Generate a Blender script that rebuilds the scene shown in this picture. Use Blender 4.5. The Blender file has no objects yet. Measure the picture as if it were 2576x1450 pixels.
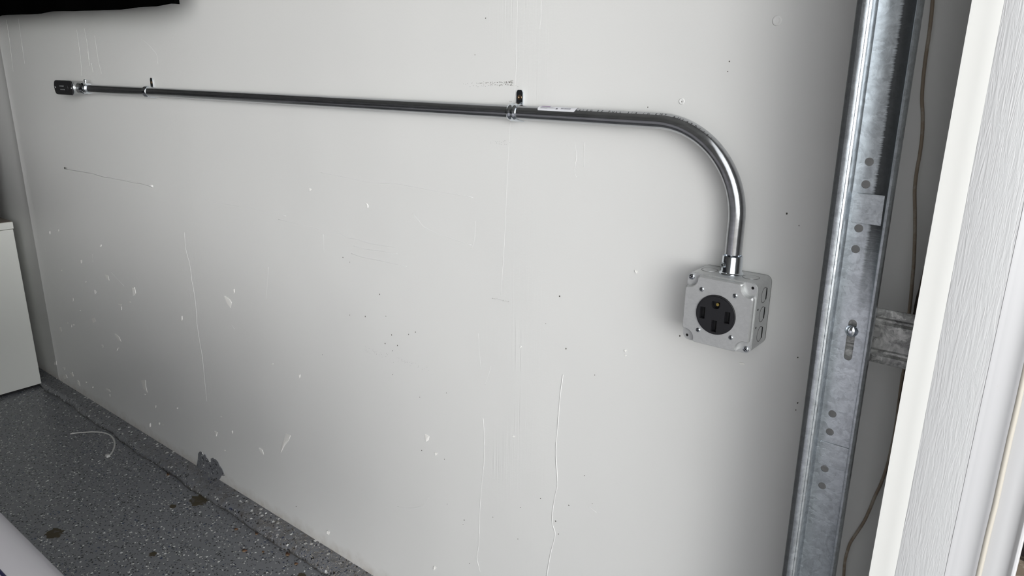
import bpy, bmesh, math, random
from mathutils import Vector, Matrix
random.seed(7)
C = bpy.context.scene.collection
PI = math.pi; A = math.radians
# ------------------------------------------------------------------ camera
cam_d = bpy.data.cameras.new('camera'); cam = bpy.data.objects.new('camera', cam_d); C.objects.link(cam)
cam_d.sensor_width = 36.0; cam_d.lens = 1841.24 * 36.0 / 2576.0; cam_d.clip_start = 0.02
R = ((0.78415739, 0.62042037, 0.01325673), (0.18630004, -0.21498252, -0.95868389), (-0.59193705, 0.75422879, -0.28416448))
M = Matrix(((R[0][0], -R[1][0], -R[2][0], 0.37355), (R[0][1], -R[1][1], -R[2][1], -1.00111),
            (R[0][2], -R[1][2], -R[2][2], 1.22527), (0, 0, 0, 1)))
cam.matrix_world = M
bpy.context.scene.camera = cam
# ------------------------------------------------------------------ world and light
W = bpy.data.worlds.new('world'); bpy.context.scene.world = W; W.use_nodes = True
wn = W.node_tree.nodes; wl = W.node_tree.links
for n in list(wn): wn.remove(n)
wo = wn.new('ShaderNodeOutputWorld'); wb = wn.new('ShaderNodeBackground'); tc = wn.new('ShaderNodeTexCoord')
# bright hazy sky low over the street straight out of the door, dimmer sky elsewhere
dt = wn.new('ShaderNodeVectorMath'); dt.operation = 'DOT_PRODUCT'; dt.inputs[1].default_value = (.825, -.565, .0)
rp = wn.new('ShaderNodeValToRGB')
wl.new(tc.outputs['Generated'], dt.inputs[0]); wl.new(dt.outputs['Value'], rp.inputs[0])
e = rp.color_ramp.elements
e[0].position = 0.30; e[0].color = (0.045, 0.045, 0.046, 1)
e[1].position = 0.985; e[1].color = (1.0, 1.0, 0.99, 1)
q = e.new(.90); q.color = (.20, .204, .208, 1)
wl.new(rp.outputs[0], wb.inputs[0]); wb.inputs[1].default_value = 5.2
wl.new(wb.outputs[0], wo.inputs[0])
sd = bpy.data.lights.new('sun', 'SUN'); so = bpy.data.objects.new('sun', sd); C.objects.link(so)
sd.energy = 1.5; sd.angle = math.radians(2); sd.color = (1.0, .96, .90)
so.rotation_euler = Vector((.62, .25, -.80)).to_track_quat('-Z', 'Y').to_euler(); so.location = (-4, -4, 8)
vs = bpy.context.scene.view_settings
vs.view_transform = 'Standard'; vs.look = 'None'; vs.gamma = 1.0; vs.use_curve_mapping = False
vs.exposure = 1.3
# ------------------------------------------------------------------ materials
def mat(name, col, rough=0.5, metal=0.0, spec=None):
    m = bpy.data.materials.new(name); m.use_nodes = True
    b = m.node_tree.nodes['Principled BSDF']
    b.inputs['Base Color'].default_value = (*col, 1); b.inputs['Roughness'].default_value = rough
    b.inputs['Metallic'].default_value = metal
    if spec is not None: b.inputs['Specular IOR Level'].default_value = spec
    return m
class G:
    """small node graph helper"""
    def __init__(s, m):
        s.m = m; s.nt = m.node_tree; s.b = s.nt.nodes['Principled BSDF']
        s.tc = s.nt.nodes.new('ShaderNodeTexCoord').outputs['Object']
    def n(s, t, **k):
        x = s.nt.nodes.new('ShaderNode' + t)
        for a, v in k.items(): setattr(x, a, v)
        return x
    def l(s, a, b): s.nt.links.new(a, b)
    def scale(s, v, src=None):
        x = s.n('Mapping'); x.inputs['Scale'].default_value = v; s.l(src or s.tc, x.inputs[0]); return x.outputs[0]
    def noise(s, sc, vec=None, det=2, rough=.5, dist=0):
        x = s.n('TexNoise'); s.l(vec or s.tc, x.inputs['Vector']); x.inputs['Scale'].default_value = sc
        x.inputs['Detail'].default_value = det; x.inputs['Roughness'].default_value = rough; x.inputs['Distortion'].default_value = dist
        return x.outputs['Fac']
    def vor(s, sc, vec=None, feat='F1'):
        x = s.n('TexVoronoi', feature=feat); s.l(vec or s.tc, x.inputs['Vector']); x.inputs['Scale'].default_value = sc
        return x
    def math(s, op, a, b=0.0, c=0.0, clamp=False):
        x = s.n('Math', operation=op, use_clamp=clamp)
        for i, v in enumerate((a, b, c)):
            if isinstance(v, (int, float)): x.inputs[i].default_value = v
            else: s.l(v, x.inputs[i])
        return x.outputs[0]
    def ramp(s, f, stops):
        x = s.n('ValToRGB'); s.l(f, x.inputs[0]); e = x.color_ramp.elements
        while len(e) < len(stops): e.new(0.5)
        for q, (p, c) in zip(e, stops):
            q.position = p; q.color = (*c, 1) if isinstance(c, tuple) else (c, c, c, 1)
        return x.outputs[0]
    def mix(s, f, a, b):
        x = s.n('Mix', data_type='RGBA')
        for i, v in ((0, f), (6, a), (7, b)):
            if isinstance(v, tuple): x.inputs[i].default_value = (*v, 1)
            elif isinstance(v, (int, float)): x.inputs[i].default_value = v
            else: s.l(v, x.inputs[i])
        return x.outputs[2]
    def col(s, v): s.l(v, s.b.inputs['Base Color'])
    def rough(s, v): s.l(v, s.b.inputs['Roughness'])
    def bump(s, h, dist, strength=1.0):
        x = s.n('Bump'); x.inputs['Distance'].default_value = dist; x.inputs['Strength'].default_value = strength
        s.l(h, x.inputs['Height']); s.l(x.outputs[0], s.b.inputs['Normal'])
def m_wall(side=True):
    m = mat('white_wall_paint', (0.76, 0.76, 0.745), 0.42, 0, .35); g = G(m)
    peel = g.noise(260, det=3); peel2 = g.noise(70, det=2); wave = g.noise(2.2, det=2)
    h = g.math('ADD', g.math('MULTIPLY', peel, .10), g.math('MULTIPLY', peel2, .12))
    h = g.math('ADD', h, g.math('MULTIPLY', wave, 5.0))
    if not side: g.col(g.mix(0.0, (.46, .455, .435), (.4, .4, .4)))
    if side:
        sp = g.n('SeparateXYZ'); g.l(g.tc, sp.inputs[0])
        # trowelled joint: fine vertical lines inside a band either side of the board seam
        st = g.noise(1, g.scale((240, 240, 2.2)), 3, .6)
        band = g.math('SUBTRACT', 1.0, g.math('MULTIPLY', g.math('ABSOLUTE', g.math('ADD', sp.outputs['X'], .41)), 9.0), clamp=True)
        brk = g.ramp(g.noise(5), [(.42, 0.0), (.6, 1.0)])
        h = g.math('ADD', h, g.math('MULTIPLY', g.math('MULTIPLY', st, band), g.math('MULTIPLY', brk, 1.0)))
        band2 = g.math('SUBTRACT', 1.0, g.math('MULTIPLY', g.math('ABSOLUTE', g.math('ADD', sp.outputs['X'], 1.53)), 8.0), clamp=True)
        h = g.math('ADD', h, g.math('MULTIPLY', g.math('MULTIPLY', st, band2), .8))
        bead = g.math('SUBTRACT', 1.0, g.math('MULTIPLY', g.math('ABSOLUTE', g.math('ADD', sp.outputs['X'], 2.70)), 18.0), clamp=True)
        h = g.math('ADD', h, g.math('MULTIPLY', g.math('MULTIPLY', bead, bead), 3.0))
        low = g.math('MULTIPLY', g.ramp(g.math('ADD', sp.outputs['Z'], g.math('MULTIPLY', g.noise(25, det=4), .06)), [(.045, 1.0), (.085, 0.0)]), g.noise(60, det=3))
        fine = g.ramp(g.noise(9, det=6, rough=.7), [(.72, 0.0), (.80, 1.0)])
        tint = g.mix(g.math('MULTIPLY', fine, .12), (0.76, 0.76, 0.745), (.60, .59, .56))
        g.col(g.mix(g.math('MULTIPLY', low, .9), tint, (.42, .37, .31)))
    g.bump(h, .0016, .8)
    return m
def m_floor(dirt=0.0):
    m = mat('flake_epoxy', (.12, .13, .15), .33); g = G(m)
    wob = g.n('TexNoise'); g.l(g.tc, wob.inputs['Vector']); wob.inputs['Scale'].default_value = 220
    ad = g.n('VectorMath', operation='MULTIPLY_ADD'); g.l(wob.outputs['Color'], ad.inputs[0]); ad.inputs[1].default_value = (.008,) * 3; g.l(g.tc, ad.inputs[2])
    base = g.mix(g.noise(3, det=4), (.165, .172, .188), (.22, .226, .24))
    def layer(base, sc, thr, rad, c1, c2):
        v = g.vor(sc, ad.outputs[0]); se = g.n('SeparateColor'); g.l(v.outputs['Color'], se.inputs[0])
        on = g.math('MULTIPLY', g.math('GREATER_THAN', se.outputs[0], thr), g.math('LESS_THAN', v.outputs['Distance'], g.math('MULTIPLY_ADD', se.outputs[2], rad * .7, rad * .45)))
        return g.mix(on, base, g.mix(g.math('GREATER_THAN', se.outputs[1], .78), c1, c2))
    base = layer(base, 100, .60, .36, (.010, .011, .014), (.02, .035, .09))
    base = layer(base, 170, .60, .36, (.012, .012, .015), (.02, .03, .07))
    base = layer(base, 74, .74, .32, (.85, .86, .85), (.6, .6, .6))
    base = layer(base, 190, .84, .34, (.8, .8, .78), (.6, .6, .55))
    if dirt:
        d = g.ramp(g.noise(34, det=6, rough=.75), [(.47, 0.0), (.62, 1.0)])
        sp = g.n('SeparateXYZ'); g.l(g.tc, sp.inputs[0]); near = g.ramp(g.math('MULTIPLY_ADD', sp.outputs['X'], .25, 1.0), [(.45, .25), (.78, 1.0)]); d = g.math('MULTIPLY', d, near)
        base = g.mix(g.math('MULTIPLY', d, dirt * .75), base, (.115, .098, .078))
        gr = g.vor(420); sg = g.n('SeparateColor'); g.l(gr.outputs['Color'], sg.inputs[0])
        grit = g.math('MULTIPLY', g.math('GREATER_THAN', g.math('MULTIPLY', sg.outputs[0], near), .74), g.math('LESS_THAN', gr.outputs['Distance'], .38))
        base = g.mix(g.math('MULTIPLY', grit, dirt), base, (.55, .48, .36))
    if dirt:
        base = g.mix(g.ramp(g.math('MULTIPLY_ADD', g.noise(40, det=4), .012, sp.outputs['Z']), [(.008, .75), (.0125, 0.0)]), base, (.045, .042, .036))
    g.col(base)
    g.bump(g.math('ADD', g.noise(90, det=3), g.math('MULTIPLY', g.noise(14, det=3), 1.5)), .0012 if not dirt else .005, .7)
    return m
def m_galv(name, c0, c1, rough=.42, sc=70, metal=.85, bump=.0004):
    m = mat(name, c0, rough, metal); g = G(m)
    wv = g.n('TexNoise'); g.l(g.tc, wv.inputs['Vector']); wv.inputs['Scale'].default_value = sc * 2
    av = g.n('VectorMath', operation='MULTIPLY_ADD'); g.l(wv.outputs['Color'], av.inputs[0]); av.inputs[1].default_value = (1.2 / sc,) * 3; g.l(g.tc, av.inputs[2])
    v = g.vor(sc, g.scale((.8, 1, 1.6), av.outputs[0])); se = g.n('SeparateColor'); g.l(v.outputs['Color'], se.inputs[0])
    nz = g.noise(sc * .35, det=6, rough=.72, dist=3.0)
    f = g.math('ADD', g.math('MULTIPLY', se.outputs[0], .22), g.math('MULTIPLY', nz, .95))
    g.col(g.mix(g.ramp(f, [(.3, 0.0), (.8, 1.0)]), c0, c1))
    g.rough(g.math('MULTIPLY_ADD', nz, .25, rough - .12))
    g.bump(f, bump, .6)
    return m
def m_track():
    # spangled zinc with roller grease rubbed along the curved side and grime on the outer lip
    m = m_galv('greasy_track_steel', (.42, .45, .475), (.72, .765, .80), .28, 130); g = G(m)
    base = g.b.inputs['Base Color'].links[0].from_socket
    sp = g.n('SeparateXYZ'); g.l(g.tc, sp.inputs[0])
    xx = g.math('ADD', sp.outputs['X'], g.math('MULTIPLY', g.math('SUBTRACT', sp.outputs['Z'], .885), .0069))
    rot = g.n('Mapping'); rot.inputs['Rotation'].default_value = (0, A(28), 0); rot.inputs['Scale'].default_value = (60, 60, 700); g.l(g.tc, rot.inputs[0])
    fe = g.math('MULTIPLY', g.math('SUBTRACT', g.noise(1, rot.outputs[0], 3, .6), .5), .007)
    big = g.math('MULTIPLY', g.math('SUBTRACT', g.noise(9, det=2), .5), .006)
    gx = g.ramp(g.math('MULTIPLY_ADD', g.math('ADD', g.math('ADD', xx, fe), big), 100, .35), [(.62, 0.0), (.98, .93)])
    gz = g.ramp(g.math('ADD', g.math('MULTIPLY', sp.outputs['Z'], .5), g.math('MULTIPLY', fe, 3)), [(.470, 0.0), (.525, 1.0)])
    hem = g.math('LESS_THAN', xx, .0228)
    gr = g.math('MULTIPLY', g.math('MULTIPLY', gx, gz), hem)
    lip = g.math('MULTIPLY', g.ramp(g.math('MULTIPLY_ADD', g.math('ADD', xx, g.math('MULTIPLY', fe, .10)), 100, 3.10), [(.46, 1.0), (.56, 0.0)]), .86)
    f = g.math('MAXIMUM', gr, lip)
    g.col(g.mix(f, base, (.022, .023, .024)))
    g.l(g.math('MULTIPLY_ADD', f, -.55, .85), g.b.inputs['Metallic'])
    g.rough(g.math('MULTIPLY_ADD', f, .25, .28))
    return m
def m_pipe():
    m = mat('zinc_conduit_steel', (.46, .47, .48), .24, .95); g = G(m)
    n1 = g.noise(1, g.scale((6, 160, 160)), 3, .6); n2 = g.noise(40, det=4, rough=.7)
    f = g.math('ADD', g.math('MULTIPLY', n1, .6), g.math('MULTIPLY', n2, .4))
    g.col(g.mix(g.ramp(f, [(.35, 0.0), (.65, 1.0)]), (.40, .41, .42), (.52, .53, .55)))
    g.rough(g.math('MULTIPLY_ADD', f, .16, .10)); g.bump(g.math('ADD', n1, g.math('MULTIPLY', n2, .3)), .00012, .6)
    return m
def m_grain():
    m = mat('embossed_white_pvc', (.50, .505, .51), .42); g = G(m)
    n1 = g.noise(1, g.scale((300, 300, 24)), 3, .6, 1.6); n2 = g.noise(1, g.scale((110, 110, 9)), 2, .5, 1.5)
    h = g.math('ADD', g.ramp(n1, [(.36, 0.0), (.64, 1.0)]), n2)
    g.bump(h, .0005, .42)
    return m
def m_scuffed(name, col, rough, c2, thr=.62):
    m = mat(name, col, rough); g = G(m)
    g.col(g.mix(g.ramp(g.noise(30, det=5, rough=.7), [(thr, 0.0), (thr + .1, 1.0)]), col, c2))
    return m
MT = dict(
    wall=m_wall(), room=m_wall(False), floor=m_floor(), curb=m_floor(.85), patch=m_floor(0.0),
    galv=m_galv('galvanised_track_steel', (.42, .45, .475), (.72, .765, .80), .30, 130),
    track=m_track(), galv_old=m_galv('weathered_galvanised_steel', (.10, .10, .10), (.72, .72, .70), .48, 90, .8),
    box=m_galv('stamped_zinc_steel', (.58, .59, .59), (.66, .67, .67), .46, 260, .7, .00006),
    pipe=m_pipe(),
    chrome=mat('bright_zinc', (.72, .76, .80), .14, 1.0), bronze=mat('bronze_screw', (.30, .20, .12), .35, 1.0),
    lb=mat('cast_aluminium', (.46, .47, .47), .32, .9), gasket=mat('dark_cover_metal', (.05, .05, .052), .3, .6),
    black=mat('black_plastic', (.012, .012, .014), .38), slot=mat('slot_shadow_black', (.002, .002, .002), .9),
    brass=mat('brass_contact', (.55, .42, .12), .35, 1.0), ink=mat('print_ink', (.03, .03, .03), .6),
    grey_ink=mat('grey_print', (.16, .16, .19), .6), purple=mat('purple_print', (.22, .08, .30), .5),
    paper=mat('sticker_paper', (.80, .80, .84), .4),
    flap=m_scuffed('white_vinyl', (.80, .80, .775), .4, (.74, .73, .69), .7), pvc=m_grain(),
    trim=m_scuffed('white_painted_trim', (.42, .42, .43), .35, (.38, .37, .35), .66), casing=m_scuffed('white_casing_paint', (.58, .58, .59), .35, (.52, .50, .48), .66), caulk=m_scuffed('yellowed_caulk', (.50, .47, .41), .5, (.42, .36, .28)),
    cab=mat('white_laminate', (.78, .79, .75), .45), cabtop=mat('brown_grey_laminate', (.22, .19, .16), .5),
    cloth=mat('black_fabric', (.0015, .0015, .0015), 1.0, 0, 0.0), blackbox=mat('black_box_board', (.010, .010, .010), .6),
    chip=mat('torn_board_paper', (.84, .83, .80), .8), speck=mat('dark_dirt', (.06, .055, .045), .8), scuff=mat('rubber_scuff', (.13, .12, .10), .8),
    ridge=mat('raised_wall_paint', (.80, .80, .785), .4), wire=m_scuffed('brown_cable_jacket', (.30, .24, .18), .5, (.38, .33, .27), .5), groove=mat('shallow_groove', (.20, .20, .20), .5, .6),
    oldwood=m_scuffed('dark_brown_wood', (.045, .028, .02), .8, (.10, .065, .045), .5), tie=mat('clear_nylon', (.62, .62, .60), .4),
    stain=m_scuffed('brown_stain', (.065, .052, .030), .7, (.12, .115, .11), .56), leaf=m_scuffed('dry_leaf', (.16, .075, .04), .7, (.24, .17, .10), .45),
    carpaint=mat('white_car_paint', (.66, .64, .69), .22, 0, .5), seam=mat('dark_blue_seam', (.02, .02, .07), .6), glass=mat('dark_car_glass', (.02, .02, .025), .05),
    tyre=mat('tyre_rubber', (.02, .02, .02), .8), rim=mat('alloy_rim', (.5, .5, .5), .3, .9), lens=mat('lamp_lens', (.7, .7, .72), .1),
    concrete=m_scuffed('driveway_concrete', (.42, .41, .39), .85, (.36, .35, .33), .5), mulch=m_scuffed('brown_mulch', (.10, .08, .06), .95, (.17, .145, .115), .5),
    ceil=mat('ceiling_paint', (.42, .42, .40), .7),
)
MT['carpaint'].node_tree.nodes['Principled BSDF'].inputs['Coat Weight'].default_value = .4
# ------------------------------------------------------------------ object helpers
LOC = {}
def tag(o, label=None, cat=None, group=None, kind=None):
    if label: o['label'] = label
    if cat: o['category'] = cat
    if group: o['group'] = group
    if kind: o['kind'] = kind
    return o
def thing(name, loc, label, cat, group=None):
    o = bpy.data.objects.new(name, None); C.objects.link(o); o.location = loc; o.empty_display_size = .05
    LOC[o] = Vector(loc); return tag(o, label, cat, group)
def obj(name, bm, m, parent=None, smooth=False, origin=None, bevel=0, auto=None):
    """links bm (built in room coordinates) as one mesh object, keeping it where it was built"""
    org = Vector(origin) if origin else (LOC[parent] if parent is not None else Vector((0, 0, 0)))
    bmesh.ops.recalc_face_normals(bm, faces=bm.faces)
    bm.transform(Matrix.Translation(-org))
    me = bpy.data.meshes.new(name); bm.to_mesh(me); bm.free()
    if smooth:
        for p in me.polygons: p.use_smooth = True
        if auto:
            me.set_sharp_from_angle(angle=math.radians(auto))
    o = bpy.data.objects.new(name, me); C.objects.link(o); me.materials.append(m)
    if parent is not None:
        o.parent = parent; o.location = org - LOC[parent]
    else: o.location = org
    LOC[o] = org
    if bevel:
        b = o.modifiers.new('bevel', 'BEVEL'); b.width = bevel; b.segments = 3; b.limit_method = 'ANGLE'; b.angle_limit = math.radians(35)
        for p in me.polygons: p.use_smooth = True
        me.set_sharp_from_angle(angle=math.radians(35))
        b.harden_normals = False
    return o
def BM(): return bmesh.new()
def box(bm, x0, x1, y0, y1, z0, z1):
    r = bmesh.ops.create_cube(bm, size=1.0)
    bmesh.ops.transform(bm, verts=r['verts'], matrix=Matrix.Translation(((x0 + x1) / 2, (y0 + y1) / 2, (z0 + z1) / 2)) @ Matrix.Diagonal((x1 - x0, y1 - y0, z1 - z0, 1)))
    return r['verts']
def cyl(bm, p0, p1, r0, r1=None, seg=32, cap=True):
    p0 = Vector(p0); p1 = Vector(p1); d = p1 - p0
    r = bmesh.ops.create_cone(bm, cap_ends=cap, segments=seg, radius1=r0, radius2=r0 if r1 is None else r1, depth=d.length)
    q = d.to_track_quat('Z', 'Y').to_matrix().to_4x4()
    bmesh.ops.transform(bm, verts=r['verts'], matrix=Matrix.Translation((p0 + p1) / 2) @ q)
    return r['verts']
def lathe(bm, p0, axis, prof, seg=40):
    """prof = [(distance along axis, radius)]"""
    axis = Vector(axis).normalized(); q = axis.to_track_quat('Z', 'Y').to_matrix(); p0 = Vector(p0); rings = []
    for d, r in prof:
        rings.append([bm.verts.new(p0 + q @ Vector((r * math.cos(2 * PI * k / seg), r * math.sin(2 * PI * k / seg), d))) for k in range(seg)])
    for a, b in zip(rings, rings[1:]):
        for k in range(seg): bm.faces.new((a[k], a[(k + 1) % seg], b[(k + 1) % seg], b[k]))
    bm.faces.new(rings[0][::-1]); bm.faces.new(rings[-1])
def prism(bm, pts, h0, h1, plane='xz'):
    """closed 2D outline extruded between h0 and h1 along the remaining axis"""
    def P(a, b, h): return {'xz': (a, h, b), 'xy': (a, b, h), 'yz': (h, a, b)}[plane]
    lo = [bm.verts.new(P(a, b, h0)) for a, b in pts]; hi = [bm.verts.new(P(a, b, h1)) for a, b in pts]
    n = len(pts)
    for i in range(n): bm.faces.new((lo[i], lo[(i + 1) % n], hi[(i + 1) % n], hi[i]))
    bm.faces.new(lo[::-1]); bm.faces.new(hi)
def plate(bm, outer, holes, h0, h1, plane='xz'):
    """flat plate with real holes"""
    def P(a, b, h): return Vector({'xz': (a, h, b), 'xy': (a, b, h), 'yz': (h, a, b)}[plane])
    t = bmesh.new(); es = []
    for L in [outer] + holes:
        vs_ = [t.verts.new(P(a, b, h0)) for a, b in L]
        es += [t.edges.new((vs_[i], vs_[(i + 1) % len(vs_)])) for i in range(len(vs_))]
    bmesh.ops.triangle_fill(t, use_beauty=True, use_dissolve=False, edges=es)
    r = bmesh.ops.extrude_face_region(t, geom=list(t.faces))
    d = P(0, 0, h1) - P(0, 0, h0)
    bmesh.ops.translate(t, verts=[v for v in r['geom'] if isinstance(v, bmesh.types.BMVert)], vec=d)
    join(bm, t)
def join(bm, t):
    me = bpy.data.meshes.new('tmp'); t.to_mesh(me); t.free(); bm.from_mesh(me); bpy.data.meshes.remove(me)
def circ(cx, cz, r, n=24, a0=0, a1=360, rz=None):
    rz = rz or r
    return [(cx + r * math.cos(math.radians(a0 + (a1 - a0) * k / n)), cz + rz * math.sin(math.radians(a0 + (a1 - a0) * k / n))) for k in range(n if abs(a1 - a0) == 360 else n + 1)]
def capsule(cx, cz, hw, hh, n=10):
    """upright or lying slot outline"""
    if hh > hw: return circ(cx, cz + hh - hw, hw, n, 0, 180) + circ(cx, cz - hh + hw, hw, n, 180, 360)
    return circ(cx + hw - hh, cz, hh, n, -90, 90) + circ(cx - hw + hh, cz, hh, n, 90, 270)
def rrect(x0, x1, z0, z1, r, n=5):
    return circ(x1 - r, z1 - r, r, n, 0, 90) + circ(x0 + r, z1 - r, r, n, 90, 180) + circ(x0 + r, z0 + r, r, n, 180, 270) + circ(x1 - r, z0 + r, r, n, 270, 360)
def strip(bm, prof, z0, z1, th=.0012, nz=1, fx=None):
    """open xy profile given thickness and run up z (folded sheet metal)"""
    n = len(prof); nrm = []
    for i in range(n):
        a = Vector(prof[max(0, i - 1)]); b = Vector(prof[min(n - 1, i + 1)]); d = (b - a).normalized(); nrm.append(Vector((-d.y, d.x)))
    L = []
    for k in range(nz + 1):
        z = z0 + (z1 - z0) * k / nz
        L.append(([bm.verts.new((p[0], p[1], z)) for p in prof], [bm.verts.new((p[0] + q.x * th, p[1] + q.y * th, z)) for p, q in zip(prof, nrm)]))
    for (a, b), (c, d) in zip(L, L[1:]):
        for i in range(n - 1):
            bm.faces.new((a[i], a[i + 1], c[i + 1], c[i])); bm.faces.new((b[i + 1], b[i], d[i], d[i + 1]))
        bm.faces.new((a[0], c[0], d[0], b[0])); bm.faces.new((c[-1], a[-1], b[-1], d[-1]))
    for a, b in (L[0], L[-1]):
        for i in range(n - 1): bm.faces.new((a[i], b[i], b[i + 1], a[i + 1]))
def tube(bm, pts, r, seg=10, rad=None):
    pts = [Vector(p) for p in pts]; rings = []; up = None
    for i, p in enumerate(pts):
        d = (pts[min(i + 1, len(pts) - 1)] - pts[max(i - 1, 0)]).normalized()
        if up is None: up = d.orthogonal().normalized()
        up = (up - d * up.dot(d)).normalized(); s = d.cross(up)
        rr = rad[i] if rad else r
        rings.append([bm.verts.new(p + (up * math.cos(2 * PI * k / seg) + s * math.sin(2 * PI * k / seg)) * rr) for k in range(seg)])
    for a, b in zip(rings, rings[1:]):
        for k in range(seg): bm.faces.new((a[k], a[(k + 1) % seg], b[(k + 1) % seg], b[k]))
    bm.faces.new(rings[0][::-1]); bm.faces.new(rings[-1])
def smooth_path(pts, sub=6):
    P = [Vector(p) for p in pts]; out = []
    for i in range(len(P) - 1):
        a = P[max(i - 1, 0)]; b = P[i]; c = P[i + 1]; d = P[min(i + 2, len(P) - 1)]
        for k in range(sub):
            t = k / sub
            out.append(.5 * ((2 * b) + (c - a) * t + (2 * a - 5 * b + 4 * c - d) * t * t + (3 * b - a - 3 * c + d) * t ** 3))
    return out + [P[-1]]
def struct(name, bm, m, label=None, **k):
    return tag(obj(name, bm, m, **k), label, kind='structure')
# ------------------------------------------------------------------ measured outlines on the wall and floor (metres)
RIDGES = [[(-1.5701,0.7841),(-1.5745,0.745),(-1.5696,0.7184),(-1.5629,0.7),(-1.5604,0.6716),(-1.5608,0.6494),(-1.556,0.6117),(-1.5548,0.5658),(-1.5597,0.5216),(-1.5561,0.4654),(-1.5509,0.4162),(-1.5529,0.3406),(-1.5547,0.2763)],[(-2.3168,0.8956),(-2.1354,0.8991),(-2.0166,0.8966),(-1.819,0.8981),(-1.7178,0.8969)],[(-1.4422,0.89),(-1.3697,0.8902),(-1.2165,0.8936),(-1.0873,0.8927)],[(-1.1201,0.8808),(-1.0551,0.88),(-1.0178,0.8795),(-0.9813,0.88),(-0.9587,0.8768),(-0.9195,0.8788),(-0.8936,0.879),(-0.8685,0.8738),(-0.8396,0.8746),(-0.7939,0.872),(-0.7134,0.8761)],[(-0.8486,0.8583),(-0.8099,0.8574),(-0.7598,0.8611),(-0.7117,0.863)],[(-0.8579,0.84),(-0.8176,0.8378),(-0.761,0.8395),(-0.7127,0.8401),(-0.6857,0.8405)],[(-0.9475,1.0076),(-0.8648,1.0052),(-0.787,1.0021),(-0.7132,1.0072),(-0.6669,1.0064),(-0.5856,1.0043),(-0.5056,1.0028)],[(-0.6645,0.9524),(-0.646,0.9397),(-0.6353,0.9308),(-0.6084,0.9243),(-0.5726,0.9194),(-0.5098,0.9127)],[(-0.4999,0.9593),(-0.5029,0.9229),(-0.5108,0.9057)],[(-0.4089,1.3361),(-0.4095,1.2813),(-0.4107,1.2121),(-0.4151,1.1766)],[(-0.4205,1.1402),(-0.4228,1.12),(-0.4262,1.0517),(-0.4295,0.9666),(-0.4332,0.9003),(-0.438,0.8293)],[(-0.2886,1.1176),(-0.2838,1.0965),(-0.2866,1.0719),(-0.2822,1.0614)],[(-0.2948,0.7107),(-0.2992,0.6695),(-0.3027,0.599),(-0.3045,0.5522),(-0.2986,0.4906),(-0.303,0.4627),(-0.3079,0.4204),(-0.3062,0.3986),(-0.2999,0.3786),(-0.3086,0.3338),(-0.317,0.2734)],[(-0.4806,0.5666),(-0.4773,0.5231),(-0.4782,0.4677),(-0.4834,0.4185),(-0.4887,0.3541),(-0.4919,0.2684),(-0.4974,0.2354),(-0.4874,0.2036)],[(-0.4608,0.682),(-0.4677,0.6611),(-0.4757,0.6388)],[(-0.4931,0.7408),(-0.4869,0.6708)],[(-0.7389,0.2585),(-0.6979,0.2714),(-0.6541,0.2968),(-0.6374,0.3227)],[(-0.361,1.334),(-0.3604,1.3163),(-0.3635,1.2895)],[(-1.7017,1.298),(-1.6608,1.2874),(-1.6233,1.2671),(-1.606,1.2521),(-1.6068,1.2322)],[(-2.0147,1.3282),(-2.01,1.2807),(-2.0127,1.2416)],[(-2.0131,1.264),(-2.0158,1.2247)],[(-2.0006,1.2305),(-1.9984,1.2057)],[(-2.0666,1.326),(-2.0694,1.2416),(-2.0802,1.1956)],[(-1.954,1.3073),(-1.9526,1.2417),(-1.9447,1.203)],[(-2.6017,1.3692),(-2.6065,1.2927),(-2.6212,1.2014)],[(-2.4966,1.3698),(-2.5007,1.3166),(-2.5068,1.2282)],[(-1.1779,0.7535),(-1.1985,0.6671)],[(-0.9525,0.8686),(-0.9536,0.8272)],[(-1.3736,0.557),(-1.3618,0.5472)],[(-2.5886,0.7109),(-2.5857,0.6923)],[(-2.6064,0.5734),(-2.604,0.5617)],[(-2.2014,0.6184),(-2.2049,0.5904)],[(-2.0751,0.5777),(-1.9958,0.547)],[(-0.2697,1.1189),(-0.2693,1.0792)],[(-0.1188,1.1387),(-0.1118,1.1306)],[(-1.8888,0.3583),(-1.8756,0.3494)],[(-0.2294,0.4703),(-0.2122,0.4652)]]
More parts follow.
